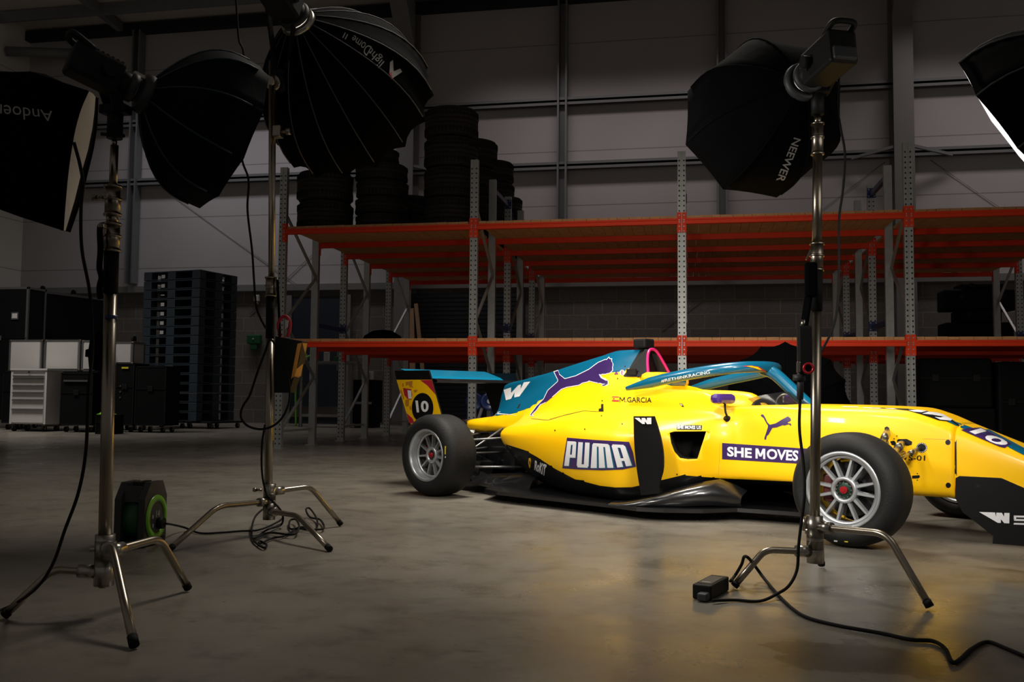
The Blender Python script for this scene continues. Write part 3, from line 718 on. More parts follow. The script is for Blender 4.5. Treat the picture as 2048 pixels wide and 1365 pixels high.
dpoly(B, cat_big, 'purple', .0024, 7)
dline(B, cat_big[:37], 1.2, 'white', .0026); dline(B, cat_big[37:]+cat_big[:1], 1.1, 'white', .0026)
dpoly(B, C6((1018,1092),(1026,1090),(1040,1110),(1075,1130),(1066,1134),(1032,1116)), 'white', .003, 6)
# W mark on the fin
dpoly(B, C1((928,430),(985,412),(985,455),(1040,395),(1062,388),(1058,425),(1085,372),(1135,366),(1050,482),(1010,490),(1012,450),(985,500),(945,512)), 'white', .0026, 6)
# PUMA panel
dpoly(B, [(1134.5,876),(1190,880.5),(1258.5,884.5),(1266,905),(1272,934),(1245,939.5),(1205,941),(1160,939.5),(1125,937),(1129,910)], 'purple', .0022, 8)
def letter(q, rects):
    for x0, y0, x1, y1 in rects: dshape(B, [(x0, y0), (x1, y0), (x1, y1), (x0, y1)], q, 'white', .0034)
def shadow(q, rects):
    for x0, y0, x1, y1 in rects: dshape(B, [(x0+.07, y0-.03), (x1+.07, y0-.03), (x1+.07, y1-.03), (x0+.07, y1-.03)], q, 'teal', .0028)
LT = {'P': [(0,0,.44,1),(.2,.86,.9,1),(.9,.86,1,.98),(.62,.34,1,.9),(.2,.34,.8,.46)], 'U': [(0,.06,.40,1),(.60,.06,1,1),(.06,0,.94,.13)], 'M': [(0,0,.27,.96),(.365,0,.635,.96),(.73,0,1,.96),(.05,.87,.95,1)], 'A': [(0,0,.40,.95),(.60,0,1,.95),(.08,.86,.92,1),(.3,.26,.7,.38)]}
for ch, q in (('P', [(1135.5,883),(1153.5,884),(1150.5,932.5),(1129,932)]), ('U', [(1157.5,885),(1180,886.3),(1177.5,936),(1154,935)]), ('M', [(1185.5,887),(1219,889),(1227.5,936),(1182,936.5)]), ('A', [(1223,889.3),(1250,890.5),(1264.5,931.5),(1235,935.5)])):
    shadow(q, LT[ch]); letter(q, LT[ch])
# SHE MOVES panel, small panel, small cat
dpoly(B, [(1444,886.5),(1600,897),(1660,900),(1660,932),(1600,928),(1444,919)], 'purple', .0022, 9)
dtext(B, 'SHE', [(1454,893.5),(1504,897),(1504,917),(1454,913)], 'white', .0032, .035)
def bigM(q, m, off):
    for r in ([(0,0),(.22,0),(.22,1),(0,1)], [(.78,0),(1,0),(1,1),(.78,1)], [(0,1),(.27,1),(.60,.22),(.40,.22)], [(1,1),(.73,1),(.40,.22),(.60,.22)]): dshape(B, r, q, m, off)
bigM([(1511.5,897.3),(1531,898.2),(1531,918.9),(1511.5,917.4)], 'white', .0032)
dtext(B, 'OVES', [(1534,898),(1598,901.5),(1596,923),(1534,918.7)], 'white', .0032, .03)
dpoly(B, C2((932,704),(1122,707),(1118,741),(936,740)), 'black', .0022, 8)
dtext(B, 'SHE', C2((938,709),(986,710),(986,735),(940,735)), 'white', .0032, .02)
bigM(C2((996,711),(1014,711),(1014,735),(996,735)), 'white', .0032)
dtext(B, 'OVES', C2((1016,711),(1072,712),(1071,736),(1016,735)), 'white', .0032, .02)
dtext(B, 'US', C2((1082,712),(1114,713),(1112,736),(1081,736)), 'white', .0032, .02)
cat_s = C3((474,512),(482,505),(494,506),(507,524),(526,566),(546,586),(590,575),(640,545),(680,524),(690,520),(694,527),(703,530),(712,548),(706,557),(694,562),(684,568),(690,575),(705,574),(713,582),(712,592),(704,592),(700,584),(688,582),(664,592),(646,588),(600,606),(566,610),(552,634),(537,660),(522,672),(516,700),(504,702),(503,688),(518,645),(530,606),(532,592),(516,568),(498,534),(482,522))
dpoly(B, cat_s, 'purple', .0022, 6)
# driver name with flag
dpoly(B, C2((458,494),(510,495),(510,532),(458,531)), 'red', .0022, 6); dpoly(B, C2((458,503),(510,504),(510,522),(458,521)), 'yellow', .0028, 6); dpoly(B, C2((466,508),(478,508),(478,519),(466,519)), 'red', .0034, 6)
q_ = C2((514,499),(554,500),(554,537),(514,537))
for r in ([(0,0),(.13,0),(.13,1),(0,1)], [(.87,0),(1,0),(1,1),(.87,1)], [(0,1),(.17,1),(.58,.25),(.42,.25)], [(1,1),(.83,1),(.42,.25),(.58,.25)]): dshape(B, r, q_, 'black', .0022)
dtext(B, '.GARCIA', C2((558,499),(752,502),(750,541),(558,537)), 'black', .0022, .012)
dtext(B, 'RoKiT', [(1071,921),(1094,930),(1091,953),(1069,940)], 'white', .0032, .04)
dpoly(B, C1((1124,962),(1138,960),(1142,985),(1134,1040),(1126,1035),(1120,1000)), 'yellow', .0028, 5); dpoly(B, C1((1129,985),(1136,983),(1135,1012),(1129,1010)), 'black', .0034, 5)
# E mark, triangle, fasteners, hatch
dpoly(B, circ(1244.5, 746, 5.2, 5.6), 'white', .0022, 5); dtext(B, 'E', [(1242.5,742),(1247,742),(1247,750),(1242.5,750)], 'red', .003, .03)
dpoly(B, C2((490,305),(505,330),(474,332)), 'violet', .0022, 5); dpoly(B, C2((490,314),(497,327),(483,328)), 'red', .0028, 5)
dpoly(B, C2((378,550),(395,549),(396,606),(360,605),(360,585),(377,582)), 'black', .0022, 6)
for x, y in C2((386,526),(380,637),(258,735),(533,697),(38,744),(500,362),(937,1067),(310,1147),(555,272)): dpoly(B, circ(x, y, 1.3, 1.5, 8), 'black', .0024, 5)
dpoly(B, C2((955,545),(975,547),(992,572),(975,570)), 'black', .0022, 5); dpoly(B, C2((962,550),(970,550),(980,562),(972,562)), 'white', .003, 5)
dline(B, C2((0,662),(120,628),(245,600),(360,606)), .8, 'black', .0012)
dline(B, C1((1140,655),(1270,668),(1390,632),(1540,597)), .8, 'black', .0012)
dline(B, [(1440,886),(1437,950)], .5, 'orangecol', .001)
# front bulkhead area
dpoly(B, C4((832,362),(850,354),(866,366),(868,420),(850,430),(832,400)), 'black', .0022, 6)
dpoly(B, C4((872,468),(905,462),(918,480),(912,500),(885,495)), 'black', .0022, 6)
dpoly(B, C4((925,460),(935,450),(1000,449),(1040,470),(1036,492),(1010,500),(930,498)), 'black', .0022, 6)
dpoly(B, circ(1843.5, 896, 11, 10), 'black', .0022, 5)
for i in range(18):
    a = 2*math.pi*i/18; dpoly(B, circ(1843.5+9.5*math.cos(a), 896+8.6*math.sin(a), 1.0, 1.0, 6), 'white', .003, 5)
dpoly(B, C4((1040,728),(1095,724),(1100,738),(1090,748),(1040,750)), 'black', .0022, 6)
for x, y in C4((925,426),(903,448),(1080,712),(1080,762)): dpoly(B, circ(x, y, 1.3, 1.3, 8), 'black', .0024, 5)
for x, y in C4((1311,475),(1314,800)): dpoly(B, circ(x, y, 5.2, 5.2, 16), 'black', .0024, 5)
dtext(B, 'WS-01', C4((925,572),(1140,574),(1138,615),(925,610)), 'black', .0024, .012)
dline(B, C4((1120,448),(1375,456)), .7, 'orangecol', .0012)
dpoly(B, C4((1363,456),(1376,456),(1378,730),(1363,730)), 'black', .0020, 9, ('body', 'nose'))
# nose top graphics
def top(mb, pts, m, off, trees): dpoly(mb, C4(*pts), m, off, 6, trees)
for tgt, tr in ((B, ('cut',)),):
    top(tgt, ((452,206),(640,210),(900,224),(1010,236),(1100,262),(1240,310),(1340,322),(1420,372),(1405,352),(1330,300),(1150,238),(1000,222),(800,214)), 'black', .0022, tr)
    for q in (((500,206),(620,208),(640,214),(520,211)),((650,212),(790,217),(815,223),(680,217)),((830,219),(905,222),(930,228),(860,225)),((1012,233),(1085,231),(1150,240),(1110,250),(1050,245)),((1115,260),(1160,246),(1230,252),(1300,275),(1270,282),(1190,268)),((1210,285),(1255,290),(1290,278),(1345,303),(1330,314),(1250,305))): top(tgt, q, 'white', .003, tr)
N_ = nosemb
for tgt, tr in ((B, ('cut',)), (N_, ('nose',))):
    top(tgt, ((1300,318),(1330,300),(1370,322),(1545,385),(1620,378),(1888,520),(1888,575),(1780,520),(1700,470),(1440,380)), 'teal', .0022, tr)
    top(tgt, ((1408,384),(1450,372),(1560,366),(1790,488),(1740,520),(1700,510)), 'purple', .003, tr)
    q = [(1560+0,0)]
    dtext(tgt, '10', C4((1600,376),(1700,420),(1760,500),(1480,392))[0:0] or [(1550+1560/3.79,760+372/3.79),(1550+1792/3.79,760+490/3.79),(1550+1700/3.79,760+506/3.79),(1550+1470/3.79,760+398/3.79)], 'white', .004, .03, tr)
body = base.build('body_shell', car, fix=False)
nosecone = nosemb.build('nose_cone', car, fix=False)
# ---- cockpit fittings
f = MB(); f.bbox((1.36, 0, .80), (.16, .36, .10), .035, 'yellow'); f.bbox((1.42, 0, .80), (.10, .20, .085), .03, 'teal'); f.build('headrest', car)
f = MB(); f.bbox((1.62, 0, .40), (.30, .26, .24), .03, 'duct'); f.build('seat', car)
sw = MB()
sw.tube(smooth_path([(2.06, .13*math.cos(a), .60+.075*math.sin(a)) for a in [2*math.pi*i/14 for i in range(14)]], 3, True), .013, 'plastic', 8, True); sw.bbox((2.07, 0, .60), (.03, .18, .09), .01, 'plastic'); w = sw.build('steering_wheel', car)
f = MB(); f.bbox((2.05, -.05, .645), (.02, .07, .028), .005, 'bluemetal'); f.build('display', w)
f = MB()
scr = []
for i in range(25):
    a = math.pi*(i/24-.5); y = .225*math.sin(a); x = 2.16+.27*math.cos(a)
    k = math.cos(a)
    scr.append([Vector((x, y, .63)), Vector((x-.05-.05*k, y*.94, .665+.02*k)), Vector((x-.09-.09*k, y*.86, .685+.045*k))])
f.grid(scr, 'glass'); f.build('windscreen', car)
# ---- halo
hp = []
R_ = [(1.30,.335,.742),(1.45,.335,.772),(1.62,.333,.806),(1.78,.32,.832),(1.93,.28,.855),(2.03,.21,.868),(2.08,.12,.873),(2.10,.0,.875)]
path = [(x, -y, z) for x, y, z in R_]+[(x, y, z) for x, y, z in R_[-2::-1]]
h = MB(); sp = smooth_path(path, 8); n = len(sp)
h.tube(sp, [.014+.020*min(1, min(i, n-1-i)/10) for i in range(n)], 'teal', 14)
h.tube(smooth_path([(2.06,0,.866),(2.14,0,.834),(2.22,0,.768),(2.30,0,.696),(2.38,0,.625)], 8), .037, 'teal', 14)
TREES['halo'] = bvh_of(h)
dtext(h, '#RETHINKRACING', C2((820,368),(1176,300),(1182,324),(822,390)), 'white', .002, .012, ('halo',))
C7 = lambda *p: [(1400+x/6.024, 690+y/6.024) for x, y in p]
dpoly(h, C7((500,258),(600,250),(700,262),(780,308),(810,338),(770,320),(690,290),(590,268)), 'red', .0015, 4, ('halo',)); dpoly(h, C7((560,260),(620,256),(690,268),(745,300),(720,302),(640,275)), 'yellow', .0025, 4, ('halo',))
h.build('halo', car)
# ---- roll hoop and camera
a = MB()
def tri_sec(x, w, zb, zt, tw): return [Vector((x, -w, zb)), Vector((x+.0, -tw, zt)), Vector((x, tw, zt)), Vector((x, w, zb))]
def hsec(xb, xt, w, tw, zb, zt): return [Vector((xb, -w, zb)), Vector((xt, -tw, zt)), Vector((xt, tw, zt)), Vector((xb, w, zb))]
h0_, h1_ = hsec(1.125, 1.235, .148, .048, .822, 1.006), hsec(1.312, 1.258, .130, .046, .822, 1.004)
a.grid([h0_, h1_], 'black', False); a.add(h0_, [(0, 1, 2, 3)], 'black')
a.grid([[p.lerp(Vector((p.x-.02, p.y*.7, p.z)), 0) for p in h1_], [Vector((p.x-.05, p.y*.72, p.z-.012 if p.z > .9 else p.z+.005)) for p in h1_]], 'duct', False)
a.add([Vector((p.x-.05, p.y*.72, p.z-.012 if p.z > .9 else p.z+.005)) for p in h1_], [(0, 1, 2, 3)], 'duct')
a.box((1.19, -.137, .853), (.075, .012, .04), 'duct')
hoop = a.build('roll_hoop', car)
f = MB(); f.tube(smooth_path([(1.315, -.125, .835), (1.28, -.085, .93), (1.262, -.045, .99), (1.258, 0, 1.006), (1.262, .045, .99), (1.28, .085, .93), (1.315, .125, .835)], 5), .010, 'magenta', 10); f.build('intake_edge', hoop)
f = MB(); f.bbox((1.19, 0, 1.045), (.10, .11, .065), .012, 'plastic'); f.box((1.19, 0, 1.01), (.05, .05, .03), 'plastic'); f.build('onboard_camera', car)
# ---- mirrors
for s in (-1, 1):
    mm_ = MB(); P = ct(1446, 798.5, .42); mm_.bbox((P.x, s*.42, P.z), (.075, .155, .058), .022, 'violet', rz=s*.12); mr = mm_.build('mirror', car)
    f = MB(); f.bbox((P.x-.036, s*.42, P.z), (.01, .13, .04), .003, 'rim'); f.build('mirror_glass', mr)
    e1 = ct(1449, 838, .345); f = MB(); f.tube(smooth_path([(P.x+.012, s*.42, P.z-.025), (P.x+.012, s*.415, P.z-.07), (P.x+.016, s*.405, e1.z+.012), (e1.x, s*.35, e1.z)], 5), .006, 'plastic', 8); f.cyl((e1.x+.02, s*.36, e1.z), (e1.x+.02, s*.335, e1.z), .018, 'plastic', 12); f.build('mirror_stalk', mr)
# ---- floor, vanes, diffuser
fl_ = MB(); outl = [(-.30, .22), (-.28, .40), (.05, .42), (.30, .52), (.42, .72), (.60, .78), (1.55, .78), (1.72, .80), (1.86, .74), (2.02, .60), (2.12, .40), (2.50, .30), (2.50, 0), (-.30, 0)]
for s in (-1, 1): fl_.prism([(x, s*y, .050) for x, y in outl], (0, 0, .022), 'carbon')
fl_.box((1.05, 0, .035), (2.9, .30, .03), 'carbon')
for s in (-1, 1):                          # curled front edge of the floor
    r0 = []
    for i in range(13):
        t = i/12; x = 1.50+.62*t; y = .79-.42*t**2.2
        lift = .16*math.sin(math.pi*min(1, t*1.0)*.5)**2*(1 if t < .85 else (1-t)/.15*.5+.5)
        r0.append([Vector((x, s*(y-.20*(1-t*.5)), .075+lift*1.0)), Vector((x, s*(y-.08), .085+lift*.95)), Vector((x+.01, s*(y), .072+lift*.75)), Vector((x+.01, s*(y+.012), .060+lift*.45)), Vector((x, s*(y-.02), .055+lift*.2))])
    fl_.grid(r0, 'carbon')
    r0 = []
    for i in range(9):                    # raised rear ramp beside the gearbox
        t = i/8; x = .62-.62*t; r0.append([Vector((x, s*.30, .18-.06*t)), Vector((x, s*(.40-.03*t), .17-.05*t)), Vector((x, s*(.47-.04*t), .12-.03*t)), Vector((x, s*(.50-.04*t), .07))])
    fl_.grid(r0, 'carbon')
fl_.build('floor_pan', car)
for s in (-1, 1):
    v = MB(); lo0, lo1 = ct(1283, 991, .74), ct(1317, 988, .74); up0, up1 = ct(1268, 833, .74), ct(1307, 833, .74)
    prof = []
    for i in range(15):
        t = i/14; bow = math.sin(math.pi*t)
        A = lo0.lerp(up0, t); Bq = lo1.lerp(up1, t); A.x += -.015*bow; Bq.x += .045*bow*(1 if t > .3 else t/.3)
        prof.append((A, Bq))
    for i, (A, Bq) in enumerate(prof): A.y = Bq.y = s*.74
    v.grid([[Vector((A.x, s*.745, A.z)), Vector((Bq.x, s*.735, Bq.z)), Vector((Bq.x, s*.725, Bq.z)), Vector((A.x, s*.733, A.z))] for A, Bq in prof], 'black', False, True)
    v.add([prof[-1][0], prof[-1][1], prof[-1][1]+Vector((0, -s*.012, 0)), prof[-1][0]+Vector((0, -s*.012, 0))], [(0, 1, 2, 3)], 'black')
    if s < 0:
        off = Vector((0, -.008, 0)); wq = C2((622,650),(748,648),(748,697),(668,695))
        pts = [(1268+2, 836), (1303, 835.5), (1303, 849), (1296, 849), (1296, 842), (1297, 849), (1288, 849), (1283, 841), (1285, 847)]
        pl = [ct(x, y, .753) for x, y in C2((622,650),(660,650),(676,672),(676,651),(702,651),(714,672),(716,650),(748,649),(748,697),(716,697),(700,676),(700,696),(682,696))]
        v.add(pl, [list(t) for t in tessellate_polygon([pl])], 'white')
    v.build('turning_vane', car)
g = MB(); g.bbox((-.12, 0, .26), (.50, .26, .26), .05, 'carbon'); g.bbox((-.40, 0, .30), (.16, .20, .20), .03, 'carbon')
for s in (-1, 1):
    for y in (.18, .32): g.bar((-.05, s*y, .12), (-.52, s*y, .24), .012, .16, 'carbon')
g.prism([(-.02, -.40, .075), (-.55, -.40, .21), (-.55, -.40, .225), (-.02, -.40, .09)], (0, .80, 0), 'carbon'); g.build('gearbox_and_diffuser', car)
f = MB(); f.cyl((-.30, -.10, .40), (-.52, -.10, .41), .035, 'steel', 16); f.build('exhaust', car)
# ---- rear wing
T_ = .475
for s in (-1, 1):
    ew = MB(); pts = [ct(x, y, T_) for x, y in ((789,742),(857,741),(863,760),(881,824),(888,856),(836,858),(818,845),(793,760))]
    pts = [Vector((p.x, s*T_, p.z)) for p in pts]
    ew.prism(pts, (0, -s*.014, 0), 'black')
    if s < 0:
        def fp(poly, m, o):
            P = [ct(x, y, T_+o) for x, y in poly]; ew.add(P, [list(t) for t in tessellate_polygon([[Vector((p.x, p.z, 0)) for p in P]])], m)
        fp([(793,760),(863,760),(881,824),(888,856),(836,858),(818,845)], 'yellow', .002)
        fp(C1((275,354),(362,352),(395,468),(330,395)), 'red', .004); fp(C1((168,610),(215,655),(230,690),(190,690)), 'red', .004)
        fp(circ(845, 816, 21.5, 29.5, 40), 'black', .006)
        q = [ct(x, y, T_+.008) for x, y in C1((236,512),(340,516),(340,602),(248,608))]; vs, fs = text_mesh('10', .035); fm = quad_map(q); ew.add([fm(u, v_) for u, v_ in vs], fs, 'white')
        fp(C1((140,415),(205,425),(212,470),(205,505),(175,500),(150,470)), 'red', .005); fp(C1((175,432),(205,436),(208,500),(182,498)), 'white', .006); fp(C1((158,510),(186,505),(186,550),(172,562),(158,548)), 'orangecol', .005); fp(C1((160,370),(215,360),(210,400),(196,410),(180,385),(165,400)), 'orangecol', .005)
        for a_ in (((135,380),(143,378),(146,402),(136,404)), ((222,432),(252,428),(248,440),(232,452)), ((118,432),(126,428),(150,500),(144,504)), ((190,560),(200,556),(206,580),(196,586)), ((180,450),(192,440),(198,470),(188,490)), ((205,405),(218,402),(215,415)), ((165,420),(176,415),(180,428))): fp(C1(*a_), 'orangecol', .0055)
    ew.build('wing_endplate', car)
def foil(mb, x0, z0, x1, z1, th, m, y0=-.46, y1=.46):
    sec = []; d = Vector((x1-x0, 0, z1-z0)); nn = Vector((-d.z, 0, d.x)).normalized()
    for t, k in ((0, 0), (.05, .5), (.25, 1), (.6, .7), (1, .05)): sec.append(Vector((x0, 0, z0))+d*t+nn*th*k*.4)
    for t, k in ((1, -.05), (.6, -.5), (.25, -.8), (.05, -.5)): sec.append(Vector((x0, 0, z0))+d*t+nn*th*k*.8)
    mb.grid([[p+Vector((0, y, 0)) for p in sec] for y in (y0, y1)], m, False, True)
f = MB(); foil(f, -.56, .805, -.80, .893, .022, 'wingblue')
f.build('wing_flap', car)
f = MB(); foil(f, -.36, .792, -.60, .812, .03, 'carbon'); f.build('wing_mainplane', car)
f = MB(); foil(f, -.40, .475, -.58, .50, .016, 'carbon'); f.build('beam_wing', car)
f = MB(); f.bbox((-.56, 0, .33), (.05, .10, .09), .01, 'red'); f.build('rain_light', car)
# ---- front wing
fw_ = MB()
foil(fw_, 4.02, .105, 3.80, .125, .02, 'carbon', -.86, .86); foil(fw_, 3.88, .15, 3.74, .21, .018, 'carbon', -.86, -.20); foil(fw_, 3.88, .15, 3.74, .21, .018, 'carbon', .20, .86)
fwing = fw_.build('front_wing', car)
for s in (-1, 1):
    e = MB(); T2 = .88; P = [ct(x, y, T2) for x, y in ((1911,957),(1918,953),(2000,957),(2048,978),(2120,1005),(2150,1040),(2150,1098),(2048,1093),(1985,1088),(1986,1073),(1960,1052),(1925,1025),(1910,996))]
    P = [Vector((p.x, s*T2, p.z)) for p in P]; e.prism(P, (0, -s*.016, 0), 'black')
    if s < 0:
        pl = [ct(x, y, T2+.003) for x, y in C4((1547,1003),(1668,1007),(1676,1040),(1678,1008),(1720,1009),(1736,1040),(1738,1010),(1778,1011),(1776,1090),(1738,1088),(1712,1058),(1712,1086),(1690,1086))]
        e.add(pl, [list(t) for t in tessellate_polygon([[Vector((p.x, p.z, 0)) for p in pl]])], 'white')
        for bx in (((1812,1030),(1888,1032),(1888,1046),(1830,1044)), ((1810,1030),(1828,1030),(1828,1062),(1810,1062)), ((1812,1056),(1888,1058),(1888,1072),(1812,1070)), ((1812,1086),(1888,1088),(1888,1101),(1808,1098))):
            pl = [ct(x, y, T2+.003) for x, y in C4(*bx)]; e.add(pl, [(0, 1, 2, 3)], 'white')
    e.build('endplate', fwing)
for s in (-1, 1):
    f = MB(); f.bar((3.86, s*.07, .24), (3.86, s*.10, .12), .02, .12, 'carbon'); f.build('wing_pillar', fwing)
# ---- suspension
def arm(mb, a, b, r, m='carbon'): mb.tube([Vector(a).lerp(Vector(b), i/2) for i in range(3)], r, m, 8)
for s in (-1, 1):
    f = MB()
    for a, b in (((2.78, .24, .42), (2.93, .68, .36)), ((2.99, .22, .42), (2.95, .68, .36)), ((2.72, .27, .235), (2.93, .68, .19)), ((2.99, .22, .26), (2.95, .68, .19)), ((2.9, .20, .50), (2.96, .66, .22))): arm(f, (a[0], s*a[1], a[2]), (b[0], s*b[1], b[2]), .011, 'steel')
    if s < 0:
        for (p, q, r) in (((1775, 862), (1752, 920), .013), ((1806, 886), (1770, 925), .014), ((1840, 897), (1770, 935), .009)):
            A = hit(p[0], p[1], .0, ('cut',)); E_ = ct(q[0], q[1], .62)
            if A is not None: arm(f, A, E_, r, 'steel'); f.cyl(A.lerp(E_, .12), A.lerp(E_, .3), r*1.5, 'steel', 12)
    f.build('front_suspension', car)
    f = MB()
    for a, b in (((.30, .16, .40), (.02, .66, .37)), ((-.25, .14, .40), (-.02, .66, .37)), ((.42, .18, .19), (.02, .66, .19)), ((-.25, .14, .19), (-.02, .66, .19)), ((.05, .16, .46), (.0, .62, .22)), ((-.15, .14, .3), (-.06, .66, .28)), ((0, .12, .27), (0, .66, .28))): arm(f, (a[0], s*a[1], a[2]), (b[0], s*b[1], b[2]), .008, 'alu')
    f.build('rear_suspension', car)
# ---- wheels
def wheel(x, y, s, R, w, front):
    # s=-1: right-hand side of the car (outer face towards -y)
    cz = R; c = Vector((x, y, cz)); ax = Vector((0, s, 0)); h = w/2
    t = MB()
    prof = [(.172, h-.030), (.184, h-.014), (.205, h-.004), (.228, h-.006), (R-.022, h-.022), (R-.008, h-.040), (R-.001, h-.062), (R, h-.09), (R, 0)]
    prof = prof+[(r, -q) for r, q in prof[-2::-1]]
    t.lathe(c, ax, prof, 'slick', 72)
    ty = t.build('wheel', car)
    if s < 0:
        ty['label'] = 'front right slick wheel, nearest the camera' if front else 'rear right slick wheel'
    r = MB(); o = h-.018
    r.lathe(c, ax, [(.160, o-.012), (.165, o+.002), (.178, o+.004), (.181, o-.004), (.178, o-.02), (.172, o-.03), (.168, -h+.03), (.178, -h+.02), (.178, -h+.012), (.160, -h+.02), (.158, o-.045)], 'rim', 64, closed=True)
    sd = o-.028 if front else o-.062
    if not front: r.lathe(c, ax, [(.160, o-.010), (.157, o-.02), (.154, sd+.01), (.150, sd)], 'rim', 64)
    rr = .158 if front else .152
    hubr = .058 if front else .050
    r.lathe(c, ax, [(rr, sd+.012), (rr-.012, sd+.012), (rr-.012, sd-.012), (rr, sd-.012)], 'rim', 64)
    r.lathe(c, ax, [(hubr+.004, sd-.03), (hubr+.004, sd+.012), (hubr-.004, sd+.016), (hubr-.014, sd+.012), (hubr-.016, sd-.02)], 'rim', 40)
    n = 12 if front else 11
    u = Vector((1, 0, 0)); v = Vector((0, 0, 1))
    for i in range(n):
        a = 2*math.pi*(i+.5)/n+(.06 if front else .1); skew = (.05 if i % 2 else -.05) if front else 0
        d0 = u*math.cos(a)+v*math.sin(a); d1 = u*math.cos(a+skew)+v*math.sin(a+skew)
        p = c+ax*(sd-.004)+d0*(hubr-.002); q = c+ax*(sd-.006)+d1*(rr-.006)
        tv0 = ax.cross(d0)*.011; tv1 = ax.cross(d1)*.0075; dp = ax*.011
        r.add([p-tv0-dp, p+tv0-dp, p+tv0*.6+dp, p-tv0*.6+dp, q-tv1-dp, q+tv1-dp, q+tv1*.6+dp, q-tv1*.6+dp], [(0, 1, 5, 4), (1, 2, 6, 5), (2, 3, 7, 6), (3, 0, 4, 7)], 'rim')
    r.build('rim', ty)
    k = MB(); k.lathe(c, ax, [(hubr-.012, sd-.01), (hubr-.016, sd+.000), (.026, sd+.004), (.0, sd+.004)], 'hub', 32)
    for i in range(12):
        a = 2*math.pi*i/12; p = c+ax*(sd+.003)+(u*math.cos(a)+v*math.sin(a))*(hubr-.022); k.cyl(p, p+ax*.006, .0035, 'steel', 8)
    k.cyl(c+ax*sd, c+ax*(sd+.018), .017, 'anod', 20); k.cyl(c+ax*(sd+.018), c+ax*(sd+.022), .010, 'anod', 16); k.build('wheel_nut', ty)
    b = MB(); b.cyl(c+ax*(sd-.075), c+ax*(sd-.055), .128 if front else .118, 'carbon', 48)
    b.cyl(c+ax*(-h+.03), c+ax*(sd-.03), .05, 'duct', 24); b.cyl(c+ax*(-h+.05), c+ax*(-h+.054), .156, 'duct', 40); b.build('brake_disc', ty)
    cal = MB(); cal.bbox(c+ax*(sd-.065)+Vector((-.10, 0, .0)), (.05, .06, .13), .01, 'caliper'); cal.build('brake_caliper', ty)
    if front:
        for sg in (1, -1):
            yb = MB(); pts = [c+ax*(sd-.052)+u*(.135*math.cos(q))+v*(.135*math.sin(q)*sg) for q in [(1.45 if sg > 0 else 1.75)+.42*i/8 for i in range(9)]]; yb.tube(pts, .0065, 'yellow', 6); yb.build('duct_trim', ty)
    # sidewall marks
    return ty
for s in (-1, 1):
    wf = wheel(2.945, s*.775, s, .266, .235, True)
    wr = wheel(.008, s*.765, s, .279, .275, False)
    if s < 0:
        f = MB(); xx = .008; yo = -.765-.1375-.002
        f.box((xx+.215, yo+.008, .279+.045), (.010, .004, .055), 'yellowtape'); f.box((xx+.217, yo+.008, .279-.0), (.006, .004, .012), 'white'); f.build('sidewall_mark', wr)
        f = MB(); f.box((2.945-.03, -.775-.118+.012, .03), (.016, .004, .006), 'label'); f.box((2.945+.02, -.775-.118+.012, .034), (.016, .004, .007), 'yellowtape'); f.build('sidewall_mark', wf)

# ================================================================== LIGHT STANDS
def rotm(axis, side=None):               # matrix with local x along axis, z as upright as it gets
    x = Vector(axis).normalized(); z = Vector((0, 0, 1)); y = z.cross(x).normalized(); z = x.cross(y)
    return Matrix((x, y, z)).transposed()
def cstand(label, Y, col, legs, rows, extra=None):
    base = at(col[0][0], col[0][1], Y); t = thing('light_stand', label, 'light stand', (base.x, Y, 0), 0, 'chrome light stands')
    for hub, knee, foot in legs:          # photo points: hub and foot; knee fraction
        H = at(hub[0], hub[1], Y); F = fl(foot[0], foot[1]) if not isinstance(foot, Vector) else foot; F = F.copy(); F.z = .012
        pole = at(hub[0], hub[1], Y); pole.x = base.x+(at(col[1][0], col[1][1], Y).x-base.x)*0; pole.y = Y
        h0 = Vector((base.x, Y, H.z)); k = h0.lerp(Vector((F.x, F.y, H.z)), knee); k.z = H.z+.012
        l = MB(); c1 = h0.lerp(k, .82); c2 = k.lerp(F, .18); c2.z -= .0
        pts = [h0]+[h0.lerp(c1, i/3) for i in (1, 2)]
        for i in range(9):
            q = i/8; pts.append(c1*(1-q)**2+k*2*q*(1-q)+c2*q*q)
        tip = k.lerp(F, .93); pts += [c2.lerp(tip, .5), tip]
        l.tube(pts, .0125, 'chrome', 14); lg = l.build('leg', t, world=True)
        f = MB(); f.cyl(k.lerp(F, .92), k.lerp(F, 1.0), .0145, 'rubber', 12); f.build('foot_cap', lg, world=True) if False else None
        fo = f.build('foot_cap', t, world=True); fo.parent = lg
        s = MB(); d = (k-h0).normalized(); s.cyl(h0+d*.02, h0+d*.075, .021, 'steel', 14); s.cyl(Vector((base.x, Y, H.z-.04)), Vector((base.x, Y, H.z+.04)), .030, 'steel', 16); s.build('leg_socket', t, world=True)
    for name, a, b, r, m in rows:
        p, q = at(a[0], a[1], Y), at(b[0], b[1], Y); s = MB(); s.cyl(p, q, r, m, 20)
        if name == 'collar':
            d = (q-p).normalized()
            for e in (p, q, p.lerp(q, .55)): s.cyl(e-d*.004, e+d*.004, r*1.16, m, 20)
        s.build(name, t, world=True)
    if extra: extra(t, Y)
    return t
def knob(t, Y, px, py, dx, r=.016, m='chrome'):
    p = at(px, py, Y); s = MB(); s.cyl(p, p+Vector((dx, 0, 0)), .006, m, 10); s.cyl(p+Vector((dx, 0, 0)), p+Vector((dx*1.5, 0, 0)), r, m, 14); s.build('clamp_knob', t, world=True)

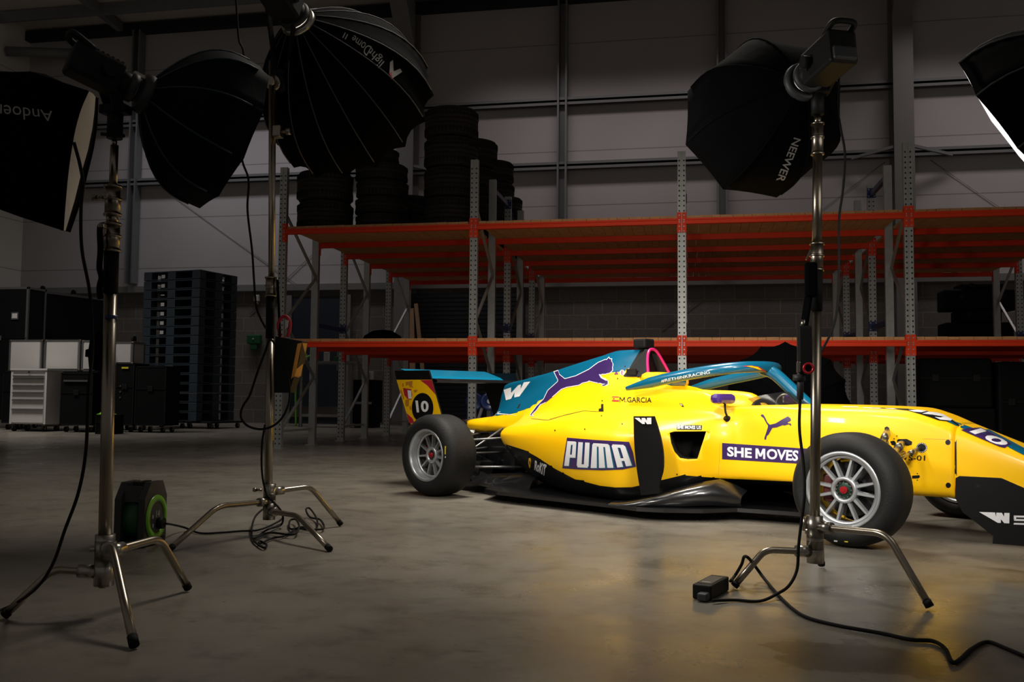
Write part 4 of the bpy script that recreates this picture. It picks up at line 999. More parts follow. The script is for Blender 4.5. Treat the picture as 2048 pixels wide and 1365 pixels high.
def exL(t, Y):
    knob(t, Y, 205, 395, -.022, .010); 
    s = MB(); a, b = at(203, 268, Y), at(248, 272, Y); s.cyl(a, b, .006, 'plastic', 8); s.build('tee_handle', t, world=True)
    p = at(222, 635, Y); s = MB(); s.cyl(p-Vector((0, 0, .006)), p+Vector((0, 0, .006)), .021, 'bluemetal', 16); s.build('tape_band', t, world=True)
    s = MB(); s.cyl(at(212, 1112, Y), at(212, 1085, Y), .032, 'steel', 16); knb = at(205, 1098, Y); s.cyl(knb, knb+Vector((-.03, -.02, 0)), .008, 'steel', 10); s.build('base_boss', t, world=True)
    s = MB(); s.cyl(at(207, 1165, Y), at(207, 1176, Y), .014, 'steel', 12); s.build('end_bolt', t, world=True)
cstand('chrome stand nearest the camera, at the left, carrying the midnight blue softbox', 2.60, [(208, 1150), (221, 590)],
    [((205, 1145), .52, (8, 1240)), ((235, 1108), .62, (376, 1184)), ((222, 1096), .28, (268, 1300))],
    [('column', (208, 1165), (221, 585), .0195, 'chrome'), ('grip_sleeve', (221, 586), (223, 502), .0225, 'rubber'), ('collar', (223, 502), (224, 449), .0245, 'chrome'), ('riser', (224, 450), (225, 425), .018, 'chrome'),
     ('collar', (225, 430), (226, 374), .0235, 'chrome'), ('riser', (226, 378), (229, 291), .0125, 'chrome'), ('spigot', (229, 292), (229, 280), .008, 'steel')], exL)
def exM(t, Y):
    s = MB(); a, b = at(540, 655, Y), at(541, 122, Y-.03); s.cyl(a, b, .0085, 'chrome', 12); s.build('grip_arm', t, world=True)
    c = at(545, 165, Y-.01); s = MB(); s.cyl(c, c+Vector((-.0, .035, 0)), .038, 'chrome', 24); s.cyl(c+Vector((0, -.03, 0)), c, .022, 'chrome', 16); s.build('grip_head', t, world=True)
    c = at(556, 264, Y); s = MB(); s.bbox(c, (.045, .05, .06), .006, 'chrome'); s.cyl(c, c+Vector((.06, 0, 0)), .007, 'chrome', 10); s.cyl(c+Vector((.045, 0, 0)), c+Vector((.07, 0, 0)), .018, 'chrome', 12); s.build('clamp', t, world=True)
    p, q = at(552, 592, Y), at(552, 555, Y); s = MB(); s.cyl(p, q, .011, 'chrome', 12); s.build('clamp_knob', t, world=True)
    knob(t, Y, 524, 981, -.03, .010)
    p, q = at(546, 882, Y-.022), at(545, 832, Y-.022); s = MB(); s.bar(p, q, .004, .002, 'yellowtape'); s.build('tape_strip', t, world=True)
cstand('chrome stand in the middle distance under the large dome softbox', 4.28, [(538, 1035), (541, 590)],
    [((520, 1003), .55, (338, 1106)), ((560, 1024), .48, (660, 1105)), ((555, 985), .55, Vector((-1.79, 4.62, 0)))],
    [('column', (536, 1038), (540, 678), .0205, 'chrome'), ('grip_sleeve', (540, 677), (541, 592), .0215, 'rubber'), ('collar', (541, 592), (541, 556), .0235, 'chrome'), ('riser', (544, 560), (547, 175), .0135, 'chrome')], exM)
def exR(t, Y):
    s = MB(); c = at(1610, 1062, Y); s.cyl(c, c+Vector((0, 0, .05)), .010, 'chrome', 10); s.cyl(c+Vector((0, 0, .0)), c+Vector((.03, 0, -.0)), .012, 'chrome', 10); s.build('clamp_knob', t, world=True)
    s = MB(); s.bar(at(1621, 500, Y), at(1612, 520, Y), .006, .006, 'chrome'); s.build('lever', t, world=True)
cstand('chrome stand in the right foreground before the front wheel', 3.585, [(1630, 1110), (1633, 590)],
    [((1600, 1103), .62, (1468, 1180)), ((1660, 1055), .66, (1860, 1222)), ((1640, 1078), .85, (1643, 1137))],
    [('column', (1629, 1118), (1633, 618), .0185, 'chrome'), ('grip_sleeve', (1632, 622), (1633, 540), .0235, 'rubber'), ('collar', (1633, 540), (1634, 488), .0235, 'chrome'), ('riser', (1634, 490), (1635, 308), .0175, 'chrome'),
     ('collar', (1635, 308), (1635, 248), .0215, 'chrome'), ('riser', (1635, 250), (1635, 232), .013, 'chrome')], exR)

# ------------------------------------------------------------------ softboxes and lamp heads
def softbox(label, A, C, R, n, rot, fab, seam, power, r0=.075, bul=2.2, lip=.04, texts=None, spread=110, glowk=1.0, scal=1.0, ring='steel', aim=None, cap=False):
    ax = (C-A).normalized(); D = (C-A).length; u, v = frame(ax)
    t = thing('softbox', label, 'softbox', A)
    K = 12
    def rim(h, k, kk=0):
        rr = r0+(R-r0)*(1-(1-h)**bul); a = rot+2*math.pi*(k+kk)/n
        if kk:
            a0 = rot+2*math.pi*k/n; a1 = rot+2*math.pi*(k+1)/n; p0 = u*math.cos(a0)+v*math.sin(a0); p1 = u*math.cos(a1)+v*math.sin(a1)
            return A+ax*(D*h*(1-.03*scal*4*kk*(1-kk)*h))+p0.lerp(p1, kk)*rr*(1-.05*scal*4*kk*(1-kk)*(h))
        return A+ax*D*h+(u*math.cos(a)+v*math.sin(a))*rr
    sub = 4; s = MB(); rr = []
    for i in range(K+1):
        h = (i/K)**1.35; rr.append([rim(h, k, j/sub) for k in range(n) for j in range(sub)])
    # soft edge lip standing past the diffuser
    rr.append([p+ax*lip for p in rr[-1]]); inner = [p-(p-C-ax*lip).normalized()*.004 for p in rr[-1]]
    s.grid(rr, fab, True, True)
    skin = bvh_of(s)
    inn = [[C+ax*0+(p-C)*.992 for p in r] for r in rr[2:-1]]
    s.grid([[p-(p-(A+ax*(p-A).dot(ax)))*.006 for p in r] for r in rr[2:]], 'dullwhite', True, True)
    for text in (texts or []): text(s, skin)
    sk = s.build('fabric_shell', t, world=True, fix=False)
    for k in range(n):
        m = MB(); pts = [rim((i/10)**1.35, k)+(rim((i/10)**1.35, k)-A-ax*D*((i/10)**1.35)).normalized()*.001 for i in range(11)]
        m.tube(pts, .0032, seam, 6); m.build('rib_seam', t, world=True)
    d = MB(); rows_ = []; lipb = .06 if lip == 0 else .035
    for q in (0, .35, .7, 1): rows_.append([C+ax*(lipb*(1-q*q))+(p-C-ax*(p-C).dot(ax))*.985*max(q, .001)+ax*((p-C).dot(ax))*q*0 for p in rr[-2]])
    d.grid(rows_, MG[glowk], True, True); d.build('diffuser', t, world=True)
    f = MB(); f.lathe(A, ax, [(r0-.012, -.02), (r0+.012, -.02), (r0+.016, 0), (r0+.012, .018), (r0-.012, .018)], ring, 32, closed=True); f.build('speed_ring', t, world=True)
    if cap: f = MB(); f.cyl(A-ax*.012, A+ax*.004, r0-.008, 'plastic', 28); f.build('back_cap', t, world=True)
    if power > 0: area('softbox_lamp', C+ax*(lip+.05), aim or C+ax*3, R*1.3, R*1.3, power, (1, .95, .87), spread, t)
    return t, ax
MG = {0: M['dullwhite'], 1.0: glow('lit_diffuser', (1, .95, .88, 1), .35), 2.0: glow('bright_diffuser', (1, .96, .9, 1), 1.1)}
def skin_text(txt, q, m, bold, off=.004):
    def f(s, skin):
        vs, fs = text_mesh(txt, bold); fm = qmap(q); pv, pf = subdiv2d([fm(x, y) for x, y in vs], fs, 5); P = []
        for x, y in pv:
            d = ray(x, y).normalized(); h = skin.ray_cast(EYE, d); P.append(None if h[0] is None else h[0]-d*off)
        ok = [g for g in pf if all(P[i] is not None for i in g)]; ids = sorted({i for g in ok for i in g}); mp = {i: j for j, i in enumerate(ids)}
        s.add([P[i] for i in ids], [[mp[i] for i in g] for g in ok], m)
    return f
def skin_poly(poly, m, off=.004):
    def f(s, skin):
        P = []
        for x, y in poly:
            d = ray(x, y).normalized(); h = skin.ray_cast(EYE, d)
            if h[0] is None: return
            P.append(h[0]-d*off)
        s.add(P, [list(t) for t in tessellate_polygon([[Vector((x, y, 0)) for x, y in poly]])], m)
    return f
C9 = lambda *p: [(480+x/3.79, y/3.79) for x, y in p]
A_ = at(597, 45, 4.28); dA = (A_-EYE).length
sbM, axM = softbox('large black dome softbox with many ribs, hanging from the middle stand', A_, far(705, 213, dA+.37), .475, 16, .12, 'fabric', 'seam', 15, .075, 2.3, spread=95, aim=(-.5, 6.3, .5),
    texts=[skin_text('light', C9((1062,530),(1085,405),(1035,360),(1050,520))[0:0] or C9((1100,540),(1010,455),(1060,392),(1150,470))[0:0] or [C9((1050,520))[0], C9((960,400))[0], C9((1010,350))[0], C9((1110,450))[0]], 'greytext', .0),
           skin_text('Dome', [C9((960,425))[0], C9((835,310))[0], C9((865,265))[0], C9((1000,355))[0]], 'greytext', .0),
           skin_text('II', [C9((800,300))[0], C9((775,285))[0], C9((795,245))[0], C9((820,262))[0]], 'greytext', .0),
           skin_poly(C9((1138,470),(1160,455),(1165,540),(1215,520),(1230,545),(1150,598),(1132,560)), 'greytext'), skin_poly(C9((1130,555),(1148,545),(1155,590),(1145,605)), 'red', .006)])
A_ = at(1605, 165, 3.585); dA = (A_-EYE).length
sbR, axR = softbox('black eight-panel softbox on the right-hand stand, seen from behind', A_, far(1511, 250, dA+.31), .315, 8, .30, 'fabric', 'fabric', 15, .06, 3.4, spread=98, aim=(.1, 6.4, .5), scal=.25, ring='darkgrey',
    texts=[skin_text('NEEWER', [(1602, 279), (1567, 366), (1552, 361), (1588, 275)], 'greytext', .015)])
A_ = at(292, 190, 2.62); dA = (A_-EYE).length
sbL, axL = softbox('midnight blue parabolic softbox on the nearest stand, at the left', A_, far(438, 263, dA+.05), .262, 10, .1, 'fabricteal', 'tealseam', 18, .05, 2.6, scal=.2, ring='darkgrey')
A_ = far(2333, 128, 3.4)
sbF, axF = softbox('black softbox cut by the right edge of the photo, showing a lit white diffuser', A_, far(2100, 302, 3.43), .41, 12, .22, 'fabric', 'seam', 11, .075, 2.2, spread=70, aim=(1.0, 5.2, .4), lip=.0, glowk=2.0, scal=.2)
AF = A_.copy()
# strip softbox at the left edge
t = thing('softbox', 'black box-shaped softbox with a white front, cut by the left edge of the photo', 'softbox', at(60, 300, 2.0), 0)
NE = [at(x, y, 2.0) for x, y in ((175, 181), (160, 215), (148, 256), (140, 300), (134, 342), (128, 405), (124, 461))]
FE = [at(x, y, 2.08) for x, y in ((191, 194), (189, 222), (185, 256), (176, 300), (163, 345), (149, 402), (131, 462))]
LE = [at(x, y, 2.12) for x, y in ((193, 196), (192, 222), (190, 256), (183, 300), (172, 345), (158, 402), (137, 464))]
nt_, nb_, ft_, fb_ = NE[0], NE[-1], LE[0], LE[-1]
lt_, lb_ = at(-170, 140, 2.05), at(-190, 370, 2.05); lt2, lb2 = at(-100, 138, 2.25), at(-120, 372, 2.25)
s = MB(); mid = at(60, 138, 1.96)
rowt = [lt_, at(-60, 146, 1.99), at(60, 143, 1.97), nt_]; rowb = [lb_, at(-60, 398, 1.99), at(40, 434, 1.97), nb_]
cols = [[a.lerp(b, k/6) for k in range(7)] for a, b in zip(rowt[:3], rowb[:3])]+[NE]
s.grid(cols, 'fabric')
rt2 = [lt2, at(-30, 140, 2.26), at(90, 148, 2.25), ft_]; rb2 = [lb2, at(-40, 398, 2.26), at(60, 434, 2.24), fb_]
s.grid([rt2, rb2], 'fabric'); s.grid([rowt, rt2], 'fabric'); s.grid([rowb, rb2], 'fabric'); s.grid([[lt_, lb_], [lt2, lb2]], 'fabric')
tx, tf = text_mesh('Andoer', .0); q = [(108, 243), (-9, 236), (-8, 207), (104, 222)]; fm = qmap(q)
sk = bvh_of(s); P = []
for x, y in tx:
    d = ray(*fm(x, y)).normalized(); h = sk.ray_cast(EYE, d); P.append(h[0]-d*.004 if h[0] is not None else at(*fm(x, y), 1.96))
s.add(P, tf, 'greytext')
s.build('fabric_shell', t, world=True, fix=False)
s = MB(); s.grid([NE, [a.lerp(b, .5)+Vector((.004, 0, 0)) for a, b in zip(NE, FE)], FE], 'dullwhite'); s.build('front_cloth', t, world=True)
s = MB(); s.tube(smooth_path(NE, 3), .004, 'fabric', 8); s.grid([FE, LE], 'fabric'); s.tube(smooth_path(LE, 3), .005, 'fabric', 8); s.build('edge_piping', t, world=True)

def lamp_head(label, A, ax, L, w, h, foot, extra=None, txt=None):
    # body runs back from the speed ring at A along -ax; foot is the stand spigot
    t = thing('studio_lamp', label, 'studio lamp', A); R3 = rotm(-ax); x = -ax; z = R3 @ Vector((0, 0, 1)); y = R3 @ Vector((0, 1, 0))
    b = MB(); b.bbox(A+x*(.085+L*.5), (L, w, h), .012, 'plastic', rot=R3); b.cyl(A+x*.03, A+x*.10, w*.46, 'plastic', 28)
    for i in range(6): b.box(A+x*(.10+i*L*.1)+z*(h*.505), (L*.05, w*.8, .003), 'duct', rot=R3)
    b.build('housing', t, world=True)
    f = MB(); f.lathe(A+x*.034, x, [(w*.46, 0), (w*.54, .003), (w*.56, .022), (w*.46, .026)], 'darkgrey', 28); f.bbox(A+x*.035+z*(w*.56), (.045, .02, .016), .004, 'steel', rot=R3); f.build('mount_ring', t, world=True)
    e = A+x*(.06+L); hd = MB(); hd.tube(smooth_path([e+z*h*.45+y*w*.38-x*.03, e+z*h*.62+y*w*.38+x*.035, e+z*h*.66+x*.045, e+z*h*.62-y*w*.38+x*.035, e+z*h*.45-y*w*.38-x*.03], 5), .011, 'plastic', 8); hd.build('carry_handle', t, world=True)
    yk = MB(); c = A+x*(.06+L*.45)
    for sy in (-1, 1): yk.bar(c+y*(sy*(w*.5+.012)), foot+Vector((0, 0, .09))+y*(sy*.035), .035, .010, 'plastic', up=tuple(y)); yk.cyl(c+y*(sy*w*.5), c+y*(sy*(w*.5+.03)), .022, 'plastic', 16)
    yk.cyl(foot+Vector((0, 0, .002)), foot+Vector((0, 0, .10)), .024, 'plastic', 18); yk.bbox(foot+Vector((0, 0, .095)), (.09, .05, .03), .006, 'plastic'); yk.build('yoke', t, world=True)
    if extra: extra(t, A, x, y, z, R3)
    return t
def eL(t, A, x, y, z, R3):
    f = MB(); f.box(A+x*.19+z*.052-y*.035, (.075, .012, .006), 'chrome', rot=R3); f.box(A+x*.085+z*.052-y*.03, (.025, .012, .006), 'chrome', rot=R3); f.build('trim_strip', t, world=True)
lamp_head('black lamp head behind the midnight blue softbox, on the nearest stand', at(292, 190, 2.62), axL, .155, .085, .10, at(229, 279, 2.60), eL)
def eM(t, A, x, y, z, R3):
    f = MB(); f.box(A+x*.075+z*.065-y*.03, (.05, .05, .008), 'red', rot=R3); f.build('red_marking', t, world=True)
lamp_head('black lamp head with a red marking behind the large dome softbox', at(597, 45, 4.28), axM, .24, .15, .15, at(546, 175, 4.28)+Vector((.02, .06, 0)), eM)
def eR(t, A, x, y, z, R3):
    f = MB(); f.box(A+x*.16+z*.064, (.20, .055, .004), 'darkgrey', rot=R3); f.build('top_panel', t, world=True)
    f = MB(); f.bbox(A+x*.27+z*-.03, (.05, .09, .05), .008, 'darkgrey', rot=R3); f.build('socket_block', t, world=True)
lamp_head('black lamp head with a carry handle behind the right-hand softbox', at(1605, 165, 3.585), axR, .20, .11, .125, at(1635, 231, 3.585), eR)

eF = lambda t, A, x, y, z, R3: None
fp_ = Vector((AF.x, AF.y, AF.z-.22))-Vector((axF.x, axF.y, 0))*.17
lamp_head('black lamp head behind the softbox at the right edge', AF, axF, .22, .13, .14, fp_, eF)
t = thing('light_stand', 'stand just past the right edge, holding the softbox with the lit diffuser', 'light stand', (fp_.x, fp_.y, 0), 0, 'chrome light stands')
s = MB(); s.cyl((0, 0, .08), (0, 0, 1.1), .0185, 'chrome', 18); s.build('column', t); s = MB(); s.cyl((0, 0, 1.1), (0, 0, fp_.z-.005), .013, 'chrome', 16); s.build('riser', t); s = MB(); s.cyl((0, 0, 1.04), (0, 0, 1.14), .024, 'chrome', 18); s.build('collar', t)
for an, hz in ((-.9, .14), (1.0, .19), (2.6, .24)):
    dx, dy = math.cos(an), math.sin(an); s = MB(); s.tube(smooth_path([(0, 0, hz), (dx*.16, dy*.16, hz+.006), (dx*.25, dy*.25, hz-.01), (dx*.31, dy*.31, hz-.07), (dx*.40, dy*.40, .012)], 5), .0125, 'chrome', 12); s.build('leg', t)

# ------------------------------------------------------------------ hung units, bags and cables
def cable(name, label, pts, r, smooth=8, cat='cable', m='rubber'):
    s = MB(); s.tube(smooth_path(pts, smooth), r, m, 8); o = s.build(name); return tag(o, label, cat)
Y = 4.22
t = thing('power_unit', 'black control unit with a red strap hanging from the middle stand', 'power unit', at(575, 730, Y))
pl = [at(x, y, Y) for x, y in ((551, 673), (604, 683), (599, 720), (578, 786), (548, 786), (547, 720))]
s = MB(); s.prism(pl, (0, .07, 0), 'plastic'); s.build('case', t, world=True)
s = MB(); pl = [at(x, y, Y-.002) for x, y in ((595, 688), (603, 686), (590, 752), (582, 758))]; s.prism(pl, (.004, .06, 0), 'orangecol'); s.build('label_strip', t, world=True)
s = MB(); s.tube(smooth_path([at(x, y, Y+.03) for x, y in ((560, 674), (557, 650), (563, 636), (573, 634), (580, 645), (579, 660), (575, 674))], 6), .009, 'strapred', 8); s.build('strap_loop', t, world=True)
s = MB(); s.prism([at(x, y, Y+.015) for x, y in ((570, 640), (577, 641), (575, 655), (570, 660))], (0, .004, 0), 'label'); s.build('paper_tag', t, world=True)
s = MB(); s.bar(at(560, 674, Y+.02), at(555, 560, Y+.05), .012, .004, 'fabric'); s.build('hanging_strap', t, world=True)
Y = 3.52
t = thing('power_unit', 'black ballast with an inline connector hanging on the right-hand stand', 'power unit', at(1608, 700, Y))
s = MB(); c = at(1609, 700, Y); s.bbox(c, (.05, .05, .175), .008, 'plastic'); s.build('case', t, world=True)
s = MB(); s.bar(at(1608, 655, Y), at(1620, 575, Y+.02), .028, .012, 'fabric'); s.bbox(at(1622, 560, Y+.01), (.045, .03, .13), .01, 'fabric'); s.build('hook_strap', t, world=True)
s = MB(); s.cyl(at(1606, 655, Y), at(1607, 640, Y), .010, 'steel', 12); s.build('buckle', t, world=True)
s = MB(); s.cyl(at(1601, 745, Y), at(1600, 800, Y), .012, 'darkgrey', 12); s.cyl(at(1598, 750, Y), at(1598, 762, Y), .022, 'darkgrey', 14); s.bbox(at(1597, 735, Y-.02), (.014, .012, .04), .003, 'steel'); s.build('connector', t, world=True)
s = MB(); s.tube(smooth_path([at(1617+9.5*math.cos(a), 737+9.5*math.sin(a), Y-.03) for a in [2*math.pi*i/10 for i in range(10)]], 4, True), .0045, 'anod', 8, True); s.build('cable_tie_loop', t, world=True)
t = thing('hanging_strap', 'black webbing strap hanging down beside the nearest stand', 'strap', at(202, 470, 2.56))
s = MB(); s.tube(smooth_path([at(x, y, 2.56) for x, y in ((208, 450), (200, 456), (201, 500), (199, 535), (203, 555), (199, 575), (201, 598))], 5), [.009]*31, 'fabric', 6); s.build('webbing', t, world=True)
s = MB(); s.bbox(at(205, 452, 2.56), (.02, .02, .014), .003, 'steel'); s.build('buckle', t, world=True)
# black cloth bag on the nearest stand
t = thing('kit_bag', 'black bag hanging on the nearest stand below the blue tape band', 'bag', at(193, 700, 2.64))
s = MB(); s.prism([at(x, y, 2.62) for x, y in ((203, 660), (206, 652), (212, 656), (211, 745), (196, 742), (178, 738), (176, 715), (170, 714), (171, 700), (177, 698), (181, 672))], (0, .05, 0), 'fabric'); s.build('pouch', t, world=True)
s = MB(); s.tube([at(206, 655, 2.64), at(208, 630, 2.62)], .006, 'fabric', 8); s.build('loop', t, world=True)
G = lambda *p: [fl(x, y, .007) for x, y in p]
cable('power_cable', 'black cable hanging from the left edge softbox down across a stand leg',
    [at(148, 285, 1.98), at(160, 330, 1.99), at(166, 370, 2.0), at(162, 420, 2.05), at(164, 500, 2.1), at(180, 590, 2.15), at(185, 700, 2.15), at(177, 780, 2.1), at(172, 900, 2.1), at(157, 985, 2.1), at(130, 1060, 2.15), at(105, 1130, 2.2)]+[at(70, 1180, 2.28), fl(20, 1213, .02), fl(-30, 1232, .007), fl(-80, 1250, .007)], .0042)
cable('power_cable', 'black cable hanging from the dome lamp to the grip of the middle stand',
    [at(470, -40, 4.15), at(474, 30, 4.15), at(478, 80, 4.15), at(487, 108, 4.15), at(484, 200, 4.15), at(483, 310, 4.15), at(497, 360, 4.15), at(495, 420, 4.15), at(504, 500, 4.15), at(508, 560, 4.15), at(512, 610, 4.15), at(520, 635, 4.15), at(531, 656, 4.21)], .0055)
cable('power_cable', 'black cable looping from the hung control unit round the middle stand',
    [at(551, 690, 4.17), at(540, 680, 4.17), at(530, 705, 4.15), at(515, 745, 4.12), at(500, 790, 4.1), at(485, 815, 4.1), at(482, 835, 4.1), at(495, 852, 4.1), at(520, 859, 4.12), at(545, 853, 4.14), at(565, 835, 4.16), at(578, 805, 4.18), at(579, 775, 4.19), at(574, 745, 4.19), at(562, 715, 4.19)], .0055)
cable('coiled_cable', 'tangled black cable lying round the foot of the middle stand and running to the reel',
    [at(530, 850, 4.2), at(524, 890, 4.2), at(524, 945, 4.2), at(532, 985, 4.2), at(545, 1003, 4.2), fl(562, 1022, .10), fl(566, 1040, .05)]+[fl(x, y, z) for x, y, z in ((560, 1052, .012), (535, 1060, .02), (510, 1078, .012), (512, 1076, .02), (540, 1066, .014), (585, 1070, .02), (598, 1055, .035), (592, 1040, .03), (580, 1042, .02), (580, 1058, .012), (600, 1058, .018), (632, 1060, .018), (648, 1056, .018), (640, 1040, .02), (620, 1035, .03), (612, 1020, .06), (620, 1018, .05), (634, 1040, .02), (630, 1060, .012), (600, 1055, .012), (570, 1072, .012), (545, 1077, .012), (520, 1088, .012), (520, 1083, .02), (533, 1090, .012), (527, 1096, .012), (508, 1082, .012), (503, 1062, .02), (510, 1035, .05), (528, 1018, .08), (545, 1015, .09), (556, 1022, .08), (566, 1036, .03), (545, 1050, .02), (515, 1061, .012), (480, 1063, .008), (440, 1066, .007), (400, 1067, .007), (370, 1056, .02), (345, 1050, .06))]+[at(331, 1048, 3.72)], .0052, 6)
cable('power_cable', 'black cable from the right-hand lamp down behind its stand',
    [at(1680, 135, 3.62), at(1676, 180, 3.64), at(1675, 215, 3.66), at(1682, 260, 3.68), at(1690, 310, 3.68), at(1686, 380, 3.68), at(1678, 440, 3.68), at(1678, 520, 3.68), at(1676, 600, 3.68), at(1668, 650, 3.68), at(1650, 690, 3.66), at(1634, 712, 3.63), at(1620, 700, 3.60)], .0045)
cable('power_cable', 'black cable from the hung connector to the power brick on the floor',
    [at(1600, 800, 3.52), at(1599, 860, 3.45), at(1607, 930, 3.4), at(1609, 990, 3.35), at(1602, 1050, 3.33)]+[at(1597, 1095, 3.32), at(1594, 1140, 3.32), at(1578, 1172, 3.30), fl(1555, 1188, .02), fl(1520, 1203, .007), fl(1470, 1201, .007), fl(1425, 1202, .012)], .0052)
cable('extension_lead', 'black lead draped over a leg of the right-hand stand and running off the bottom right',
    [fl(1461, 1163, .035), fl(1470, 1152, .03), at(1483, 1130, 3.50), at(1488, 1115, 3.49), at(1496, 1116, 3.46), fl(1510, 1133, .06), fl(1530, 1160, .014)]+G((1560, 1195), (1590, 1222), (1620, 1238), (1680, 1253), (1760, 1267), (1820, 1280), (1865, 1283), (1890, 1298), (1904, 1325), (1920, 1320), (1945, 1298), (1975, 1285), (2010, 1297), (2060, 1318), (2120, 1340)), .0058)
# power brick
t = thing('power_brick', 'black power brick on the floor beside the right-hand stand leg', 'power brick', fl(1420, 1190))
p0, p1, p2 = fl(1386, 1198), fl(1421, 1204), fl(1457, 1183); uu = (p1-p0); vv = (p2-p1)
s = MB(); pr = [p0, p1, p2, p0+vv]; a = math.atan2(vv.y, vv.x); cc = (p0+p2)/2; s.bbox((cc.x, cc.y, .026), (vv.length, uu.length, .050), .005, 'plastic', rz=a); s.build('case', t, world=True)
s = MB(); s.box((cc.x, cc.y, .0518), (vv.length*.7, uu.length*.7, .001), 'darkgrey', rz=a); s.box((cc.x-math.cos(a)*.05, cc.y-math.sin(a)*.05, .0526), (.006, .03, .001), 'label', rz=a); s.build('rating_label', t, world=True)
s = MB(); e = p0.lerp(p1, .55); s.bbox((e.x+.004, e.y-.015, .016), (.045, .035, .026), .005, 'darkgrey', rz=a); s.build('plug', t, world=True)
# cable reel
c0 = fl(248, 1093); c1 = fl(287, 1098); c2 = fl(331, 1083)
t = thing('cable_reel', 'black and lime green cable reel standing on the floor behind the nearest stand', 'cable reel', ((c0+c2)/2))
a = math.atan2(c2.y-c1.y, c2.x-c1.x); wF = (c2-c1).length; dS = (c0-c1).length
ux = Vector((math.cos(a), math.sin(a), 0)); uy = Vector((-math.sin(a), math.cos(a), 0))
if (c0-c1).dot(uy) < 0: uy = -uy
dS = max(.14, min(.2, (c0-c1).dot(uy))) ; O = c1; Hh = .29
s = MB()
for k in (0, dS-.03):
    pts = [(0.01, 0), (wF-.01, 0), (wF, .02), (wF, .215), (wF*.80, .285), (wF*.25, .285), (0, .215), (0, .02)]
    s.prism([O+ux*x+uy*k+Vector((0, 0, z)) for x, z in pts], uy*.03, 'darkgrey')
s.prism([O+ux*x+uy*.0+Vector((0, 0, z)) for x, z in ((.01, .0), (wF-.01, 0), (wF-.01, .03), (.01, .03))], uy*dS, 'darkgrey')
s.build('frame', t, world=True)
s = MB()
for x in (.02, wF-.05): s.prism([O+ux*xx+uy*.03+Vector((0, 0, z)) for xx, z in ((x, .20), (x+.03, .20), (x+.02, .27), (x+.01, .27))], uy*(dS-.06), 'darkgrey')
s.bar(O+ux*wF*.25+uy*dS*.5+Vector((0, 0, .275)), O+ux*wF*.8+uy*dS*.5+Vector((0, 0, .275)), .03, .02, 'plastic'); s.build('handle', t, world=True)
cc = O+ux*wF*.5+Vector((0, 0, .125))
s = MB(); s.cyl(cc+uy*.031, cc+uy*(dS-.031), .098, 'green', 40); s.build('drum', t, world=True)
s = MB(); s.lathe(cc-uy*.002, -uy, [(.072, 0), (.072, .006), (.098, .006), (.100, 0)], 'lime', 48); ring = s.build('face_ring', t, world=True)
s = MB(); s.cyl(cc, cc-uy*.004, .071, 'darkgrey', 40); s.cyl(cc+ux*.02-Vector((0, 0, .03))-uy*.004, cc+ux*.02-Vector((0, 0, .03))-uy*.03, .026, 'plastic', 20)
for dx, dz in ((-.038, .005), (-.034, -.035)): s.box(cc+ux*dx+Vector((0, 0, dz))-uy*.005, (.008, .002, .016), 'label', rz=a)
vs_, fs_ = text_mesh('14', .0); fm = quad_map([cc+ux*(-.005)+Vector((0, 0, .03))-uy*.005, cc+ux*.03+Vector((0, 0, .03))-uy*.005, cc+ux*.03+Vector((0, 0, -.002))-uy*.005, cc+ux*(-.005)+Vector((0, 0, -.002))-uy*.005]); s.add([fm(u_, v_) for u_, v_ in vs_], fs_, 'label'); s.build('socket_plate', t, world=True)
o = MB(); o.tube(smooth_path([fl(372, 1069, .012)+Vector((.012*math.cos(q), 0, .012*math.sin(q))) for q in [2*math.pi*i/8 for i in range(8)]], 4, True), .003, 'anod', 6, True); o = o.build('cable_tie'); tag(o, 'small red cable tie loop on the floor by a leg of the middle stand', 'cable tie')

# ================================================================== EQUIPMENT ALONG THE WALL
def castors(t, pts, r=.05, top=0.0, m='rubber'):
    for x, y in pts:
        s = MB(); s.cyl((x-.018, y, r), (x+.018, y, r), r, m, 18); s.cyl((x-.02, y, r), (x+.02, y, r), r*.4, 'steel', 12); s.box((x, y, r*1.9), (.06, .05, .012), 'steel')
        for sx in (-1, 1): s.box((x+sx*.024, y, r*1.4), (.006, .035, r*1.1), 'steel')
        s.build('castor', t)
def edged_box(mb, w, d, h, z0, panel, edge, e=.03):
    mb.box((0, d/2, z0+h/2), (w-.01, d-.01, h-.01), panel)
    for x in (-1, 1):
        for y in (0, d):
            mb.box((x*(w/2-e/2+.002), y+(.5-y/d)*e*.9, z0+h/2), (e, e, h), edge)
    for z in (z0+e/2, z0+h-e/2):
        for y in (0, d): mb.box((0, y+(.5-y/d)*e*.9, z), (w, e, e), edge)
        for x in (-1, 1): mb.box((x*(w/2-e/2+.002), d/2, z), (e, d, e), edge)
def corners(t, w, d, h, z0):
    c = MB()
    for x in (-1, 1):
        for y in (0, d):
            for z in (z0, z0+h): c.bbox((x*(w/2-.018), y+(.5-y/d)*.03, z+(.022 if z == z0 else -.018)), (.05, .05, .04), .012, 'steel')
    c.build('corner_cap', t)
def span(x0, x1, py, Y): a, b = at(x0, py, Y), at(x1, py, Y); return (a.x+b.x)/2, abs(b.x-a.x)
